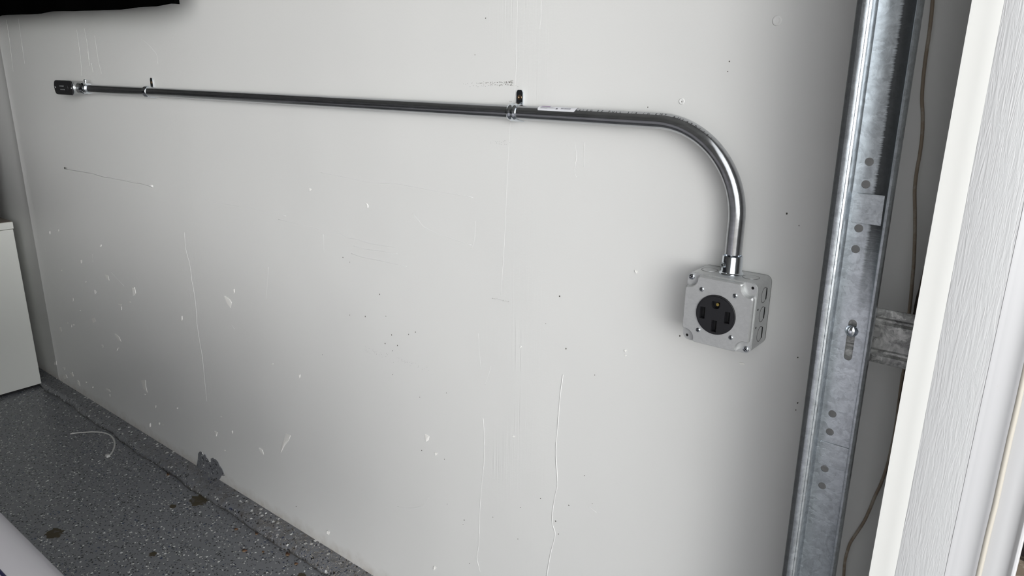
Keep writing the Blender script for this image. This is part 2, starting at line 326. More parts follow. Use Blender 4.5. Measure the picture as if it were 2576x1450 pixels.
CHIPS = [[(-1.3928,0.6352),(-1.3705,0.6308),(-1.3624,0.6225),(-1.3709,0.6061),(-1.3827,0.616)],[(-1.162,0.303),(-1.1411,0.3043),(-1.15,0.2874),(-1.1722,0.2633),(-1.1915,0.2364),(-1.1789,0.2657)],[(-1.2939,0.2146),(-1.2791,0.2125),(-1.2754,0.1991),(-1.2904,0.1998)],[(-0.644,0.4766),(-0.631,0.4753),(-0.6336,0.465),(-0.6397,0.46)],[(-2.1232,0.5609),(-2.1028,0.5619),(-2.0991,0.5462),(-2.1191,0.5466)],[(-1.9356,0.552),(-1.921,0.5575),(-1.9184,0.5384),(-1.9346,0.5273)],[(-2.1145,0.356),(-2.0871,0.3512),(-2.0772,0.3365),(-2.1001,0.3366)],[(-1.9664,0.2261),(-1.9368,0.2359),(-1.9383,0.2099),(-1.9349,0.1924),(-1.9571,0.2002)],[(-2.059,0.4735),(-2.0327,0.4776),(-2.0408,0.4691)],[(-2.2844,0.3721),(-2.2631,0.3798),(-2.2544,0.3685),(-2.2762,0.3592)],[(-2.599,0.2668),(-2.5864,0.2713),(-2.5859,0.2538),(-2.6011,0.2518)],[(-2.6455,0.0508),(-2.6172,0.067),(-2.6065,0.0566),(-2.6374,0.0429)],[(-2.5666,0.086),(-2.5441,0.0988),(-2.5436,0.0809),(-2.5641,0.0735)],[(-2.5071,0.0747),(-2.4948,0.0699),(-2.4936,0.0539),(-2.5091,0.0593)],[(-2.7156,0.0927),(-2.6915,0.1058),(-2.6947,0.0881),(-2.7159,0.0824)],[(-2.256,0.1132),(-2.2331,0.1167),(-2.2261,0.1095),(-2.2495,0.1042)],[(-0.7997,0.9569),(-0.795,0.9524),(-0.7965,0.9481)],[(-0.1647,0.9257),(-0.1604,0.9252),(-0.1615,0.9217)],[(-2.6372,0.0917),(-2.6127,0.0983),(-2.621,0.0861)],[(-0.6141,0.4434),(-0.607,0.444),(-0.6119,0.4366)],[(-1.0083,0.0758),(-1.0002,0.0758),(-1.0044,0.0643),(-1.0108,0.0663)],[(-1.5281,0.1875),(-1.5127,0.1888),(-1.5199,0.1733)],[(-0.4042,0.5541),(-0.3994,0.554),(-0.4022,0.5505)],[(-2.2236,0.489),(-2.2132,0.484),(-2.2222,0.4751)],[(-2.235,0.286),(-2.2232,0.2844),(-2.2325,0.2747)],[(0.0171,0.8169),(0.0242,0.8181),(0.0257,0.8154),(0.0186,0.8141)],[(-0.9894,0.9684),(-0.9839,0.9663),(-0.99,0.9621)],[(-0.6232,0.1528),(-0.617,0.1516),(-0.6234,0.1432)],[(-0.3899,0.742),(-0.3871,0.7411),(-0.3898,0.7381)],[(-0.1744,0.7886),(-0.1707,0.7889),(-0.1727,0.7855)],[(-0.1738,0.7797),(-0.1701,0.7799),(-0.1721,0.7766)]]
SPECKS = [(-0.8742,0.695),(-0.7539,0.7187),(-0.8214,0.7029),(-0.7714,0.7641),(-0.3072,0.8535),(-0.2295,0.7281),(0.0594,1.0449),(0.0776,1.0309),(0.1069,0.7787),(0.1055,0.7671),(-0.3882,0.3299),(-0.2918,0.3848),(-0.2992,0.4094),(-0.2408,0.5294),(-0.2712,0.4554),(-0.7391,0.5876),(-0.5004,1.2516),(-0.335,0.797),(-0.7384,0.6799),(-0.7208,0.6597),(-0.7597,0.6546),(-0.7377,0.6436),(-0.9838,0.571),(-0.1071,1.1865),(-0.2901,0.7609),(-0.4764,1.3103),(-0.5875,0.436),(-0.655,0.4327),(-0.532,0.3118),(-0.5811,0.33),(-0.3837,0.4044),(-0.3356,0.4435),(-0.5354,0.2996),(-0.5178,0.2108),(-1.1419,0.0911),(-0.4534,0.3522),(-0.8871,0.8262),(-0.8648,0.8192),(-0.0414,1.2418),(-0.0424,1.2288),(-0.1607,1.1767),(-0.2213,0.4794),(0.0987,0.8457),(-0.0803,0.8354),(-0.6856,0.6933),(-0.6652,0.7034),(-0.657,0.5583),(-0.5791,0.5914)]
SCUFF = [(-0.4838,1.205,0.00061),(-0.4504,1.2064,0.00104),(-0.4857,1.2004,0.00069),(-0.4203,1.2092,0.00122),(-0.4303,1.2078,0.00128),(-0.4268,1.2064,0.00104),(-0.4401,1.2032,0.00121),(-0.429,1.2022,0.00061),(-0.4767,1.1996,0.00077),(-0.4462,1.2073,0.00074),(-0.4807,1.2071,0.0008),(-0.442,1.2024,0.00123),(-0.4895,1.2049,0.00066),(-0.461,1.2025,0.00088),(-0.4229,1.208,0.00104),(-0.4259,1.2082,0.00073),(-0.4588,1.2046,0.00075),(-0.4399,1.2062,0.00079),(-0.4187,1.2032,0.00124),(-0.4765,1.2054,0.00072),(-0.4819,1.1996,0.00062),(-0.4934,1.2042,0.00077),(-0.4607,1.2059,0.00063),(-0.4935,1.1987,0.00078),(-0.4507,1.2023,0.0009),(-0.4323,1.2074,0.00074),(-0.4886,1.2038,0.00068),(-0.424,1.2076,0.00062),(-0.4814,1.2048,0.0007),(-0.4728,1.206,0.00103),(-0.4643,1.2009,0.00084),(-0.5071,1.2046,0.00072),(-0.4202,1.2086,0.0011),(-0.4292,1.2048,0.00117),(-0.4303,1.2072,0.00129),(-0.419,1.2045,0.00091),(-0.4444,1.2064,0.00099),(-0.4487,1.2023,0.00083),(-0.4305,1.2062,0.00068),(-0.4296,1.2074,0.00099),(-0.4247,1.2087,0.00102),(-0.4315,1.2041,0.00066),(-0.4383,1.2065,0.00069),(-0.4686,1.2011,0.00074),(-0.4704,1.2061,0.00095),(-0.4744,1.2054,0.00096),(-0.4647,1.2067,0.00085),(-0.4612,1.202,0.00063),(-0.4245,1.2071,0.00069),(-0.4497,1.2068,0.0007),(-0.4967,1.2042,0.0006),(-0.4935,1.1985,0.00076),(-0.4561,1.2025,0.00082),(-0.4765,1.2052,0.001),(-0.4438,1.2027,0.00116),(-0.4316,1.204,0.00121),(-0.4313,1.2034,0.00102),(-0.4174,1.2078,0.00067),(-0.4976,1.1998,0.00076),(-0.47,1.2008,0.00063),(-0.4423,1.2071,0.00116),(-0.4457,1.2013,0.0011),(-0.4303,1.2081,0.00101),(-0.4207,1.2084,0.00097),(-0.4242,1.2075,0.00129),(-0.464,1.2025,0.00084),(-0.4858,1.2051,0.00095),(-0.4233,1.207,0.00133),(-0.4742,1.2048,0.00083),(-0.4384,1.2022,0.00086),(-0.4659,1.204,0.00107),(-0.4218,1.2024,0.0013),(-0.4336,1.2061,0.00113),(-0.4968,1.2047,0.00064),(-0.5181,1.2033,0.00074),(-0.4804,1.2019,0.00089),(-0.488,1.2047,0.00082),(-0.4452,1.2008,0.00105),(-0.4415,1.2071,0.00104),(-0.436,1.2045,0.00088),(-0.4867,1.2042,0.0009),(-0.4812,1.2047,0.00071),(-0.4646,1.2059,0.00102),(-0.5277,1.2024,0.00061),(-0.4453,1.2074,0.00104),(-0.491,1.2046,0.00082),(-0.4217,1.2033,0.00105),(-0.5042,1.1996,0.00068),(-0.4211,1.2071,0.0008),(-0.4261,1.2031,0.00118),(-0.457,1.2057,0.00077),(-0.5049,1.2,0.00067),(-0.4571,1.206,0.00088),(-0.4283,1.2037,0.00074),(-0.5118,1.1982,0.00078),(-0.4283,1.203,0.00065),(-0.4851,1.2036,0.00061),(-0.457,1.206,0.00073),(-0.4349,1.2074,0.00101),(-0.5221,1.2021,0.00061),(-0.4539,1.2028,0.00099),(-0.4609,1.207,0.00084),(-0.4609,1.2046,0.00107),(-0.4637,1.2029,0.00074),(-0.5084,1.2038,0.00063),(-0.4334,1.2059,0.00114),(-0.4443,1.2022,0.00115),(-0.455,1.2066,0.0006),(-0.4486,1.2065,0.00067),(-0.4184,1.2069,0.00106),(-0.42,1.21,0.0011),(-0.4166,1.2101,0.0011),(-0.4199,1.2075,0.0011),(-0.4165,1.2075,0.0011),(-0.4199,1.2049,0.0011),(-0.4165,1.205,0.0011),(-0.4198,1.2023,0.0011),(-0.4164,1.2024,0.0011),(-0.4096,1.2019,0.0008),(-0.4054,1.2007,0.0008),(-0.422,1.1763,0.001),(-0.4194,1.1764,0.001)]
SCUFF2 = [(-0.4536,0.8196,0.0006),(-0.4194,0.8213,0.0006),(-0.4231,0.8201,0.0006),(-0.4271,0.8213,0.0006),(-0.4321,0.8201,0.0006),(-0.4339,0.8189,0.0006),(-0.4297,0.8198,0.0006),(-0.4197,0.8216,0.0006),(-0.4531,0.8196,0.0006),(-0.4576,0.8198,0.0006),(-0.4532,0.818,0.0006),(-0.4322,0.8206,0.0006),(-0.449,0.8187,0.0006),(-0.4395,0.8204,0.0006),(-0.4252,0.8199,0.0006),(-0.4352,0.8207,0.0006),(-0.4394,0.8202,0.0006),(-0.4431,0.8191,0.0006),(-0.4583,0.8191,0.0006),(-0.4451,0.82,0.0006),(-0.4476,0.8207,0.0006),(-0.4215,0.819,0.0006),(-0.4321,0.8207,0.0006),(-0.4552,0.819,0.0006),(-0.4505,0.8192,0.0006),(-0.4379,0.8199,0.0006),(-0.4589,0.819,0.0006),(-0.4316,0.8195,0.0006),(-0.4466,0.8215,0.0006),(-0.4211,0.8206,0.0006),(-0.4271,0.8199,0.0006),(-0.4193,0.8206,0.0006),(-0.4345,0.82,0.0006),(-0.4312,0.8199,0.0006),(-0.4414,0.8199,0.0006),(-0.4305,0.8217,0.0006),(-0.4511,0.8202,0.0006),(-0.4576,0.8186,0.0006),(-0.4566,0.819,0.0006),(-0.4573,0.8186,0.0006),(-0.6586,0.6292,0.0006),(-0.8277,0.622,0.0006),(-0.6928,0.6299,0.0006),(-0.7081,0.6266,0.0006),(-0.7008,0.6256,0.0006),(-0.7812,0.623,0.0006),(-0.6771,0.6314,0.0006),(-0.6791,0.6294,0.0006),(-0.6406,0.6278,0.0006),(-0.7105,0.6314,0.0006),(-0.7572,0.6325,0.0006),(-0.8245,0.6289,0.0006),(-0.7983,0.6305,0.0006),(-0.7264,0.6298,0.0006),(-0.6599,0.6259,0.0006),(-0.7892,0.6238,0.0006),(-0.797,0.6269,0.0006),(-0.658,0.6298,0.0006),(-0.7173,0.6314,0.0006),(-0.6835,0.6233,0.0006),(-0.8215,0.6239,0.0006),(-0.7933,0.6269,0.0006),(-0.7,0.6298,0.0006),(-0.7713,0.6205,0.0006),(-0.6965,0.6281,0.0006),(-0.6744,0.6323,0.0006),(-0.8184,0.6207,0.0006),(-0.8223,0.6197,0.0006),(-0.7569,0.6316,0.0006),(-0.7541,0.6304,0.0006),(-0.7881,0.6279,0.0006),(-0.6674,0.6335,0.0006),(-0.8248,0.6233,0.0006),(-0.7894,0.6216,0.0006),(-0.7942,0.6265,0.0006),(-0.8138,0.6296,0.0006),(-0.8117,0.6195,0.0006),(-0.7211,0.6321,0.0006),(-0.7204,0.6245,0.0006),(-0.7589,0.6251,0.0006),(-0.7951,0.6241,0.0006),(-0.8185,0.6206,0.0006),(-0.8185,0.62,0.0006),(-0.6478,0.6243,0.0006),(-0.6335,0.6333,0.0006),(-0.692,0.6288,0.0006),(-0.8025,0.6285,0.0006),(-0.7003,0.63,0.0006),(-0.7048,0.6272,0.0006),(-0.7728,0.6261,0.0006),(-0.6963,0.6277,0.0006),(-0.6337,0.6336,0.0006),(-0.7983,0.6274,0.0006),(-0.6297,0.6279,0.0006),(-0.7356,0.6172,0.0006),(-0.709,0.6291,0.0006),(-0.8257,0.6317,0.0006),(-0.775,0.6287,0.0006),(-0.7076,0.6313,0.0006),(-0.6856,0.6302,0.0006),(-0.4362,1.1081,0.0006),(-0.4292,1.1039,0.0006),(-0.433,1.1105,0.0006),(-0.4533,1.1072,0.0006),(-0.4432,1.1032,0.0006),(-0.4391,1.1067,0.0006),(-0.4391,1.1032,0.0006),(-0.445,1.1082,0.0006),(-0.4639,1.1039,0.0006),(-0.4451,1.1048,0.0006),(-0.4209,1.1074,0.0006),(-0.4316,1.1102,0.0006),(-0.4325,1.1039,0.0006),(-0.4501,1.1047,0.0006),(-0.4507,1.1049,0.0006),(-0.4322,1.1087,0.0006),(-0.4494,1.1069,0.0006),(-0.4357,1.1074,0.0006)]
PATCH = [(-1.7121,-0.0537),(-1.6849,-0.0046),(-1.6601,0.023),(-1.6472,0.0515),(-1.6401,0.0748),(-1.6289,0.0843),(-1.6149,0.0852),(-1.6148,0.0743),(-1.5989,0.0855),(-1.5941,0.0749),(-1.5855,0.0726),(-1.5827,0.0641),(-1.5681,0.0694),(-1.568,0.0817),(-1.5555,0.0889),(-1.5379,0.0886),(-1.5277,0.0842),(-1.5207,0.0747),(-1.5088,0.0684),(-1.5002,0.0555),(-1.4969,0.05),(-1.5155,0.0429),(-1.5271,0.0276),(-1.5403,0.0157),(-1.5209,-0.011),(-1.598,-0.0629),(-1.6698,-0.0703)]
WIRE = [(0.1923,1.334),(0.1952,1.3004),(0.1964,1.2748),(0.1968,1.2488),(0.198,1.2224),(0.2002,1.2001),(0.2038,1.1821),(0.2068,1.1594),(0.2079,1.1363),(0.2078,1.1174),(0.2092,1.0938),(0.214,1.0653),(0.2184,1.0365),(0.222,1.0071),(0.2244,0.9796),(0.2265,0.9517),(0.227,0.9361)]
WIRE2 = [(0.2315,0.8704),(0.2316,0.8512),(0.2328,0.8182),(0.234,0.7845),(0.2335,0.7554),(0.2319,0.7236),(0.2284,0.6971),(0.224,0.6758),(0.2202,0.6526),(0.2159,0.6326),(0.2091,0.6111),(0.204,0.5946),(0.2019,0.5787),(0.201,0.5618),(0.2025,0.5392),(0.2053,0.5103)]
TIE = [(-2.2286,-0.148),(-2.2159,-0.1299),(-2.1981,-0.1113),(-2.1803,-0.0926),(-2.1564,-0.0765),(-2.1318,-0.0674),(-2.1027,-0.0657),(-2.0678,-0.0734),(-2.0331,-0.0876),(-2.0016,-0.1069),(-1.9808,-0.1238),(-1.9719,-0.1366)]
STAINS = [(-1.662,-0.4155),(-1.5101,-0.083),(-1.5378,-0.1457),(-0.9953,-0.0958),(-1.3675,-0.2889)]
LEAVES = [(-1.7155,-0.051),(-1.2972,-0.0921),(-1.2344,-0.0685),(-1.1957,-0.1307),(-1.0946,-0.0542),(-1.1534,-0.1025),(-1.0458,-0.0771)]
SPACK = [(0.0177,1.2925),(-0.1072,1.1871)]
CLOTH = [(-2.3493,1.3699),(-2.1919,1.3681),(-2.0473,1.3654),(-1.9693,1.3689),(-1.8131,1.3633),(-1.765,1.3636),(-1.5666,1.3591),(-1.3717,1.3587),(-1.3441,1.3609),(-1.3101,1.3629),(-1.278,1.3599),(-1.2799,1.3665)]
# ================================================================== the setting
bm = BM(); box(bm, -6.0, .262, 0, .12, 0, 2.6); wall = struct('wall_right', bm, MT['wall'], 'scuffed white garage side wall behind the metal conduit')
bm = BM(); box(bm, -6.1, .30, -3.2, 0, -.12, 0); floor = struct('floor', bm, MT['floor'], 'dark grey garage floor sprinkled with white and black flakes')
bm = BM(); box(bm, -6.12, -6.0, -3.22, .12, 0, 2.6); struct("wall_back", bm, MT['room'])
bm = BM(); box(bm, -6.0, .262, -3.22, -3.1, 0, 2.6); struct('wall_left', bm, MT['room'])
bm = BM(); box(bm, -6.12, .36, -3.22, .12, 2.6, 2.7); struct('ceiling', bm, MT['ceil'])
bm = BM(); box(bm, .262, .36, -.175, .12, 0, 2.6); box(bm, .262, .36, -3.22, -2.72, 0, 2.6); box(bm, .262, .36, -2.72, -.175, 2.15, 2.6)
struct('wall_front', bm, MT['room'])
# concrete ledge that carries the wall, coated like the floor, with a worn rounded edge
bm = BM(); n = 190; rows = []
rnd = random.Random(3)
for i in range(n + 1):
    x = -6.0 + 6.26 * i / n
    j = [.0030 * math.sin(x * 17) + .0022 * math.sin(x * 41 + 1) + rnd.uniform(-.0014, .0014) for _ in range(5)]
    t = max(0, min(1, (x + 2.0) / 1.0)); ed = -.058 - .004 * math.sin(x * 3)
    pr_ = [(0.0, .0215 + .001 * j[0]), (-.012, .0200 + j[0] * .25), (-.030, .0190 + j[1] * .35), (ed + .013, .0175 + j[2] * .4), (ed + .004 + j[3] * .6, .0140), (ed - .001 + j[3], .0075), (ed - .003 + j[4] * (1.2 - .5 * t), -.001)]
    rows.append([bm.verts.new((x, y, z)) for y, z in pr_])
for a, b in zip(rows, rows[1:]):
    for k in range(len(a) - 1): bm.faces.new((a[k], a[k + 1], b[k + 1], b[k]))
for r in (rows[0], rows[-1]):
    x = r[0].co.x; bm.faces.new(r + [bm.verts.new((x, 0, -.001))])
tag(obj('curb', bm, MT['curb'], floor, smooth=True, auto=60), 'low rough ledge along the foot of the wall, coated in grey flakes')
bm = BM(); prism(bm, PATCH, -.0016, .001); tag(obj('paint_patch', bm, MT['patch'], wall), 'ragged patch of grey flake coating smeared up the white wall')
# wall damage: raised cracks and paint ridges, torn flaps of board paper, dirt specks, rubber scuffs
def ridge(pts, w):
    bm = BM(); P = smooth_path([(a, 0, b) for a, b in pts], 5); r = random.Random(len(pts))
    tube(bm, P, w, 5, [w * (.55 + .8 * r.random()) for _ in P]); return bm
WID = {0: .0011, 1: .0030, 12: .0014, 13: .0010, 9: .0005, 10: .0005}
for i, L in enumerate(RIDGES):
    far = max(1.0, (-.3 - L[0][0]) * .55)
    bm = ridge(L, WID.get(i, .0006) * .95 * min(far, 1.5))
    bm.transform(Matrix.Diagonal((1, .42, 1, 1)))
    obj('crack' if i in (0, 12, 13, 14, 15) else 'scratch', bm, MT['ridge'], wall, smooth=True)
r = random.Random(77)
for k in range(34):     # small dings scattered low at the far end of the wall
    x = -2.55 + 1.5 * r.random() ** 1.3; z = .05 + .62 * r.random() ** 1.2; w_ = .003 + .006 * r.random(); h_ = .004 + .012 * r.random() ** 2
    CHIPS.append([(x, z), (x + w_ * .7, z + h_ * .3), (x + w_, z + h_), (x + w_ * .2, z + h_ * .8)])
for i, L in enumerate(CHIPS):
    bm = BM(); r = random.Random(i); c = Vector((sum(p[0] for p in L) / len(L), 0, sum(p[1] for p in L) / len(L)))
    out = [bm.verts.new((p[0], -.0003 - (.0030 if k in (0, len(L) - 1) else .0010) * r.random(), p[1])) for k, p in enumerate(L)]
    cv = bm.verts.new((c.x, -.0016, c.z)); back = [bm.verts.new((p[0], .0008, p[1])) for p in L]
    for k in range(len(L)):
        q = (k + 1) % len(L); bm.faces.new((out[k], out[q], cv)); bm.faces.new((back[k], back[q], out[q], out[k]))
    bm.faces.new(back[::-1])
    obj('torn_paper', bm, MT['chip'], wall)
for i, (x, z) in enumerate(SPECKS):
    r = random.Random(i + 50); bm = BM(); s = .0006 + .0009 * r.random()
    prism(bm, [(x + s * (.5 + .7 * r.random()) * math.cos(a), z + s * (.6 + r.random()) * math.sin(a)) for a in [k * PI / 3.5 for k in range(7)]], -.0004, .0005)
    obj('dirt_speck', bm, MT['speck'], wall)
for L, m, lab in ((SCUFF, 'scuff', 'dotted dark rubber scuff above the conduit strap'), (SCUFF2, 'scuff', 'faint dotted dirt marks low on the wall')):
    bm = BM(); r = random.Random(8)
    for x, z, s in L:
        a0 = r.random(); prism(bm, [(x + s * .62 * math.cos(a0 + k * PI / 2.5), z + s * .5 * math.sin(a0 + k * PI / 2.5)) for k in range(5)], -.0003, .0004)
    o = tag(obj('scuff_mark', bm, MT[m], wall), lab); o['kind'] = 'stuff'
bm = BM(); prism(bm, [(.0530, 1.0172 - .905 + .905), (.0542, 1.0172), (.0525, 1.008), (.0512, 1.009)], -.0004, .0004); 
bm.free()
# filled nail hole and unpainted ring
for (x, z), r0 in ((SPACK[0], .0065), (SPACK[1], .0045)):
    bm = BM(); lathe(bm, (x, .0005, z), (0, -1, 0), [(0, r0), (.0008, r0), (.0016, r0 * .8), (.0009, r0 * .55), (.0008, r0 * .3)], 20)
    obj('filler_dab', bm, MT['ridge'], wall, smooth=True)
# ------------------------------------------------------------------ opening trim (white, runs up the side of the door opening)
bm = BM(); box(bm, .264, .372, -.199, -.175, 0, 2.15); struct('trim_1', bm, MT['trim'], 'flat white jamb board behind the woodgrain moulding')
# stop moulding with embossed woodgrain, then a smooth hollow
bm = BM(); prof = [(.2700, -.199), (.2700, -.2150), (.2855, -.2180), (.2868, -.2205), (.2880, -.2215), (.3310, -.2215), (.3318, -.2212), (.3318, -.199)]
prism(bm, prof, 0, 2.15, 'xy'); stop = struct('trim_2', bm, MT['pvc'], 'white woodgrain moulding strip beside the garage door track', bevel=.0006)
bm = BM(); fp = [(.2885, -.2192), (.2835, -.2192), (.2780, -.2186), (.2725, -.2180), (.2685, -.2178), (.2640, -.2175)]
strip(bm, fp, .004, 2.15, .0022, 30); tag(obj('weather_seal', bm, MT['flap'], stop, smooth=True, auto=50), 'smooth white vinyl flap along the inner edge')
bm = BM(); prof = [(.3318, -.199), (.3318, -.2216), (.3326, -.2214), (.3350, -.2190), (.3368, -.2180)]
for k in range(9):
    a = k / 8; prof.append((.3385 + .0175 * a, -.2172 + .0085 * math.sin(a * PI / 2) - .003 * a * a))
prof += [(.3580, -.2110), (.3580, -.199)]
prism(bm, prof, 0, 2.15, 'xy'); hollow = tag(obj('cove', bm, MT['trim'], stop, smooth=True, auto=40), 'smooth hollow edge of the moulding')
bm = BM(); n = 60; L = []
for i in range(n + 1):
    z = 2.15 * i / n; w_ = .0009 * math.sin(i * 1.7) * math.sin(i * .61)
    L.append((.3592 + w_ * .5, -.2095, z))
tube(bm, L, .0028, 8); tag(obj('caulk_line', bm, MT['caulk'], stop, smooth=True), 'yellowed caulk bead')
bm = BM(); prof = [(.3595, -.100), (.3595, -.2070), (.3640, -.2085), (.3720, -.2074), (.3796, -.2072), (.3818, -.2080), (.3832, -.2100), (.3850, -.2115), (.3873, -.2110), (.3885, -.2080), (.3885, -.100)]
prism(bm, prof, 0, 2.15, 'xy'); struct('trim_3', bm, MT['casing'], 'white outer door casing at the right edge', bevel=.0005)
# loose dark timber sliver in the corner behind the bracket
bm = BM(); r = random.Random(5); a, b = [], []
for i in range(25):
    t = i / 24; z = 1.075 - .16 * t; xl = .2400 - .0092 * t + r.uniform(-.0006, .0006)
    a.append((xl, z)); b.append((.262, z))
for i in range(12):
    t = i / 11; z = .905 - .22 * t; xl = .2345 + .0020 * t + r.uniform(-.0007, .0007); a.append((xl, z)); b.append((.262, z))
prism(bm, a + b[::-1], -.022, 0); struct('trim_4', bm, MT['oldwood'], 'rough dark brown timber edge in the corner behind the track bracket')
# ------------------------------------------------------------------ outside
bm = BM(); box(bm, .30, 9, -9, -.02, -.15, -.004); struct('floor_outside', bm, MT['concrete'], 'pale concrete driveway')
bm = BM(); nx, ny = 60, 60; r = random.Random(2)
gv = [[bm.verts.new((.30 + 3.2 * i / nx, -.02 + 3.4 * j / ny, -.01 + r.uniform(0, .022))) for j in range(ny + 1)] for i in range(nx + 1)]
for i in range(nx):
    for j in range(ny): bm.faces.new((gv[i][j], gv[i + 1][j], gv[i + 1][j + 1], gv[i][j + 1]))
o = struct('mulch_bed', bm, MT['mulch'], 'brown mulch ground outside past the white casing')
t = thing('planter', (.46, 1.34, .012), 'black planter on brown mulch glimpsed past the white casing', 'planter')
bm = BM(); pr_ = [(0, .20), (.02, .205), (.30, .25), (.305, .265), (.33, .265), (.33, .245), (.05, .19)]
lathe(bm, (.46, 1.34, .012), (0, 0, 1), pr_, 48); obj('pot', bm, MT['black'], t, smooth=True, auto=40)
bm = BM(); lathe(bm, (.46, 1.34, .26), (0, 0, 1), [(0, .236), (.03, .22), (.045, .1)], 32); obj('soil', bm, MT['mulch'], t, smooth=True)
# ================================================================== conduit
CR = .0117; BX = -.128; BZ = 1.1598 - .1295; BR_ = .1295; X_END = -2.000; Z_END = .9845
def cpath(s):
    """centre, tangent of the tube at arc length s measured from the far left end"""
    L1 = BX - X_END; L2 = BR_ * PI / 2
    if s < L1: x, z, tx, tz = X_END + s, BZ + BR_, 1, 0
    elif s < L1 + L2:
        a = (s - L1) / BR_; x, z, tx, tz = BX + BR_ * math.sin(a), BZ + BR_ * math.cos(a), math.cos(a), -math.sin(a)
    else: x, z, tx, tz = BX + BR_, BZ - (s - L1 - L2), 0, -1
    def sm(t): t = max(0, min(1, t)); return t * t * (3 - 2 * t)
    y = -.0215 + .0065 * sm(s / .5) - .0125 * sm((s - 1.55) / .45)
    return Vector((x, y, z)), Vector((tx, 0, tz))
S_END = (BX - X_END) + BR_ * PI / 2 + (BZ - Z_END)
def wrap(s, ang, r):
    c, t = cpath(s); out = Vector((-t.z, 0, t.x))
    return c + (Vector((0, -1, 0)) * math.cos(ang) + out * math.sin(ang)) * r
t = thing('conduit', (-.9, 0, 1.15), 'long silver metal conduit pipe bending down into the outlet box', 'conduit')
bm = BM(); seg = 48; rings = []; ss = [(BX - X_END) * i / 60 for i in range(60)] + [(BX - X_END) + (S_END - (BX - X_END)) * i / 70 for i in range(71)]
for s in ss: rings.append([bm.verts.new(wrap(s, 2 * PI * k / seg, CR)) for k in range(seg)])
for a, b in zip(rings, rings[1:]):
    for k in range(seg): bm.faces.new((a[k], a[(k + 1) % seg], b[(k + 1) % seg], b[k]))
bm.faces.new(rings[0][::-1]); bm.faces.new(rings[-1])
obj('pipe', bm, MT['pipe'], t, smooth=True, auto=60)
def text_bm(body, size):
    cu = bpy.data.curves.new('txt', 'FONT'); cu.body = body; cu.size = size; cu.extrude = 0; cu.resolution_u = 2
    ob = bpy.data.objects.new('txt', cu); C.objects.link(ob); bpy.context.view_layer.update()
    me = bpy.data.meshes.new_from_object(ob.evaluated_get(bpy.context.evaluated_depsgraph_get()))
    b = bmesh.new(); b.from_mesh(me); bpy.data.meshes.remove(me); bpy.data.objects.remove(ob); bpy.data.curves.remove(cu)
    return b
def wrap_text(body, size, s0, ang, r, pitch=None):
    allb = BM(); s = s0
    for ch in body:
        if ch != ' ':
            b = text_bm(ch, size)
            for v in b.verts: v.co = wrap(s + v.co.x, ang + (v.co.y - size * .35) / r, r)
            join(allb, b)
        s += pitch
    return allb
s_txt = (-.2795 - X_END)
bm = wrap_text('ALLIED EZ PULL 3/4 IN EMT AN1A501151', .0056, s_txt + .0020, math.radians(56), CR + .0002, .00665)
tag(obj('printed_text', bm, MT['ink'], t), 'black lettering along the top of the pipe')
def wpatch(s0, s1, a0, a1, r, rr=.0):
    b = BM(); ns, na = 24, 10; g = []
    for i in range(ns + 1):
        row = []
        for j in range(na + 1):
            s = s0 + (s1 - s0) * i / ns; v = j / na
            cut = rr * (1 - math.sqrt(max(0, 1 - max(0, 1 - v * 2.2) ** 2)))
            s = min(max(s, s0 + cut), s1 - cut); row.append(b.verts.new(wrap(s, a0 + (a1 - a0) * v, r)))
        g.append(row)
    for i in range(ns):
        for j in range(na): 
            try: b.faces.new((g[i][j], g[i + 1][j], g[i + 1][j + 1], g[i][j + 1]))
            except ValueError: pass
    bmesh.ops.remove_doubles(b, verts=b.verts, dist=1e-6)
    return b
s0 = -.3455 - X_END; s1 = -.2705 - X_END
st = tag(obj('sticker', wpatch(s0, s1, A(30), A(125), CR + .0003, .0022), MT['paper'], t, smooth=True), 'white barcode sticker with a purple corner')
obj('purple_band', wpatch(s0 + .004, s0 + .022, A(72), A(100), CR + .0005), MT['purple'], st, smooth=True)
bm = BM(); r = random.Random(9)
for k in range(16):
    x = s0 + .046 + k * .0012; join(bm, wpatch(x, x + r.choice([.0004, .0007]), A(50), A(66), CR + .0005))
join(bm, wpatch(s0 + .036, s0 + .040, A(46), A(58), CR + .0005))
obj('barcode', bm, MT['grey_ink'], st)
bm = BM()
for k, (a, l0, l1) in enumerate(((60, .004, .030), (54, .006, .034), (48, .005, .019))):
    x = s0 + l0
    while x < s0 + l1: 
        w_ = r.uniform(.0008, .0022); join(bm, wpatch(x, x + w_, A(a), A(a + 3), CR + .0005)); x += w_ + .0005
obj('small_print', bm, MT['grey_ink'], st)
# connector into the outlet box
t = thing('conduit_connector', (0, -.027, .9558), 'shiny set-screw connector joining the pipe to the top of the outlet box', 'connector')
bm = BM(); lathe(bm, (.0015, -.0275, .9550), (0, 0, 1), [(0, .0160), (.0018, .0168), (.0034, .0160), (.0042, .0148), (.0062, .0142), (.0262, .0140), (.0272, .0134), (.0272, .0119), (.0240, .0117)], 56)
obj('collar', bm, MT['chrome'], t, smooth=True, auto=35)
bm = BM(); d = Vector((-.52, -.85, 0)).normalized(); p = Vector((.0015, -.0275, .9695))
cyl(bm, p + d * .0125, p + d * .0165, .0040, .0036, 20); sc = obj('set_screw', bm, MT['chrome'], t, smooth=True, auto=35)
bm = BM(); q = p + d * .0166; s_ = d.cross(Vector((0, 0, 1)))
for a in (s_, Vector((0, 0, 1))):
    b = box(bm, -.0022, .0022, -.0003, .0003, -.0004, .0004)
    mt = Matrix((a, d, a.cross(d))).transposed().to_4x4(); bmesh.ops.transform(bm, verts=b, matrix=Matrix.Translation(q) @ mt)
obj('screw_recess', bm, MT['slot'], sc)
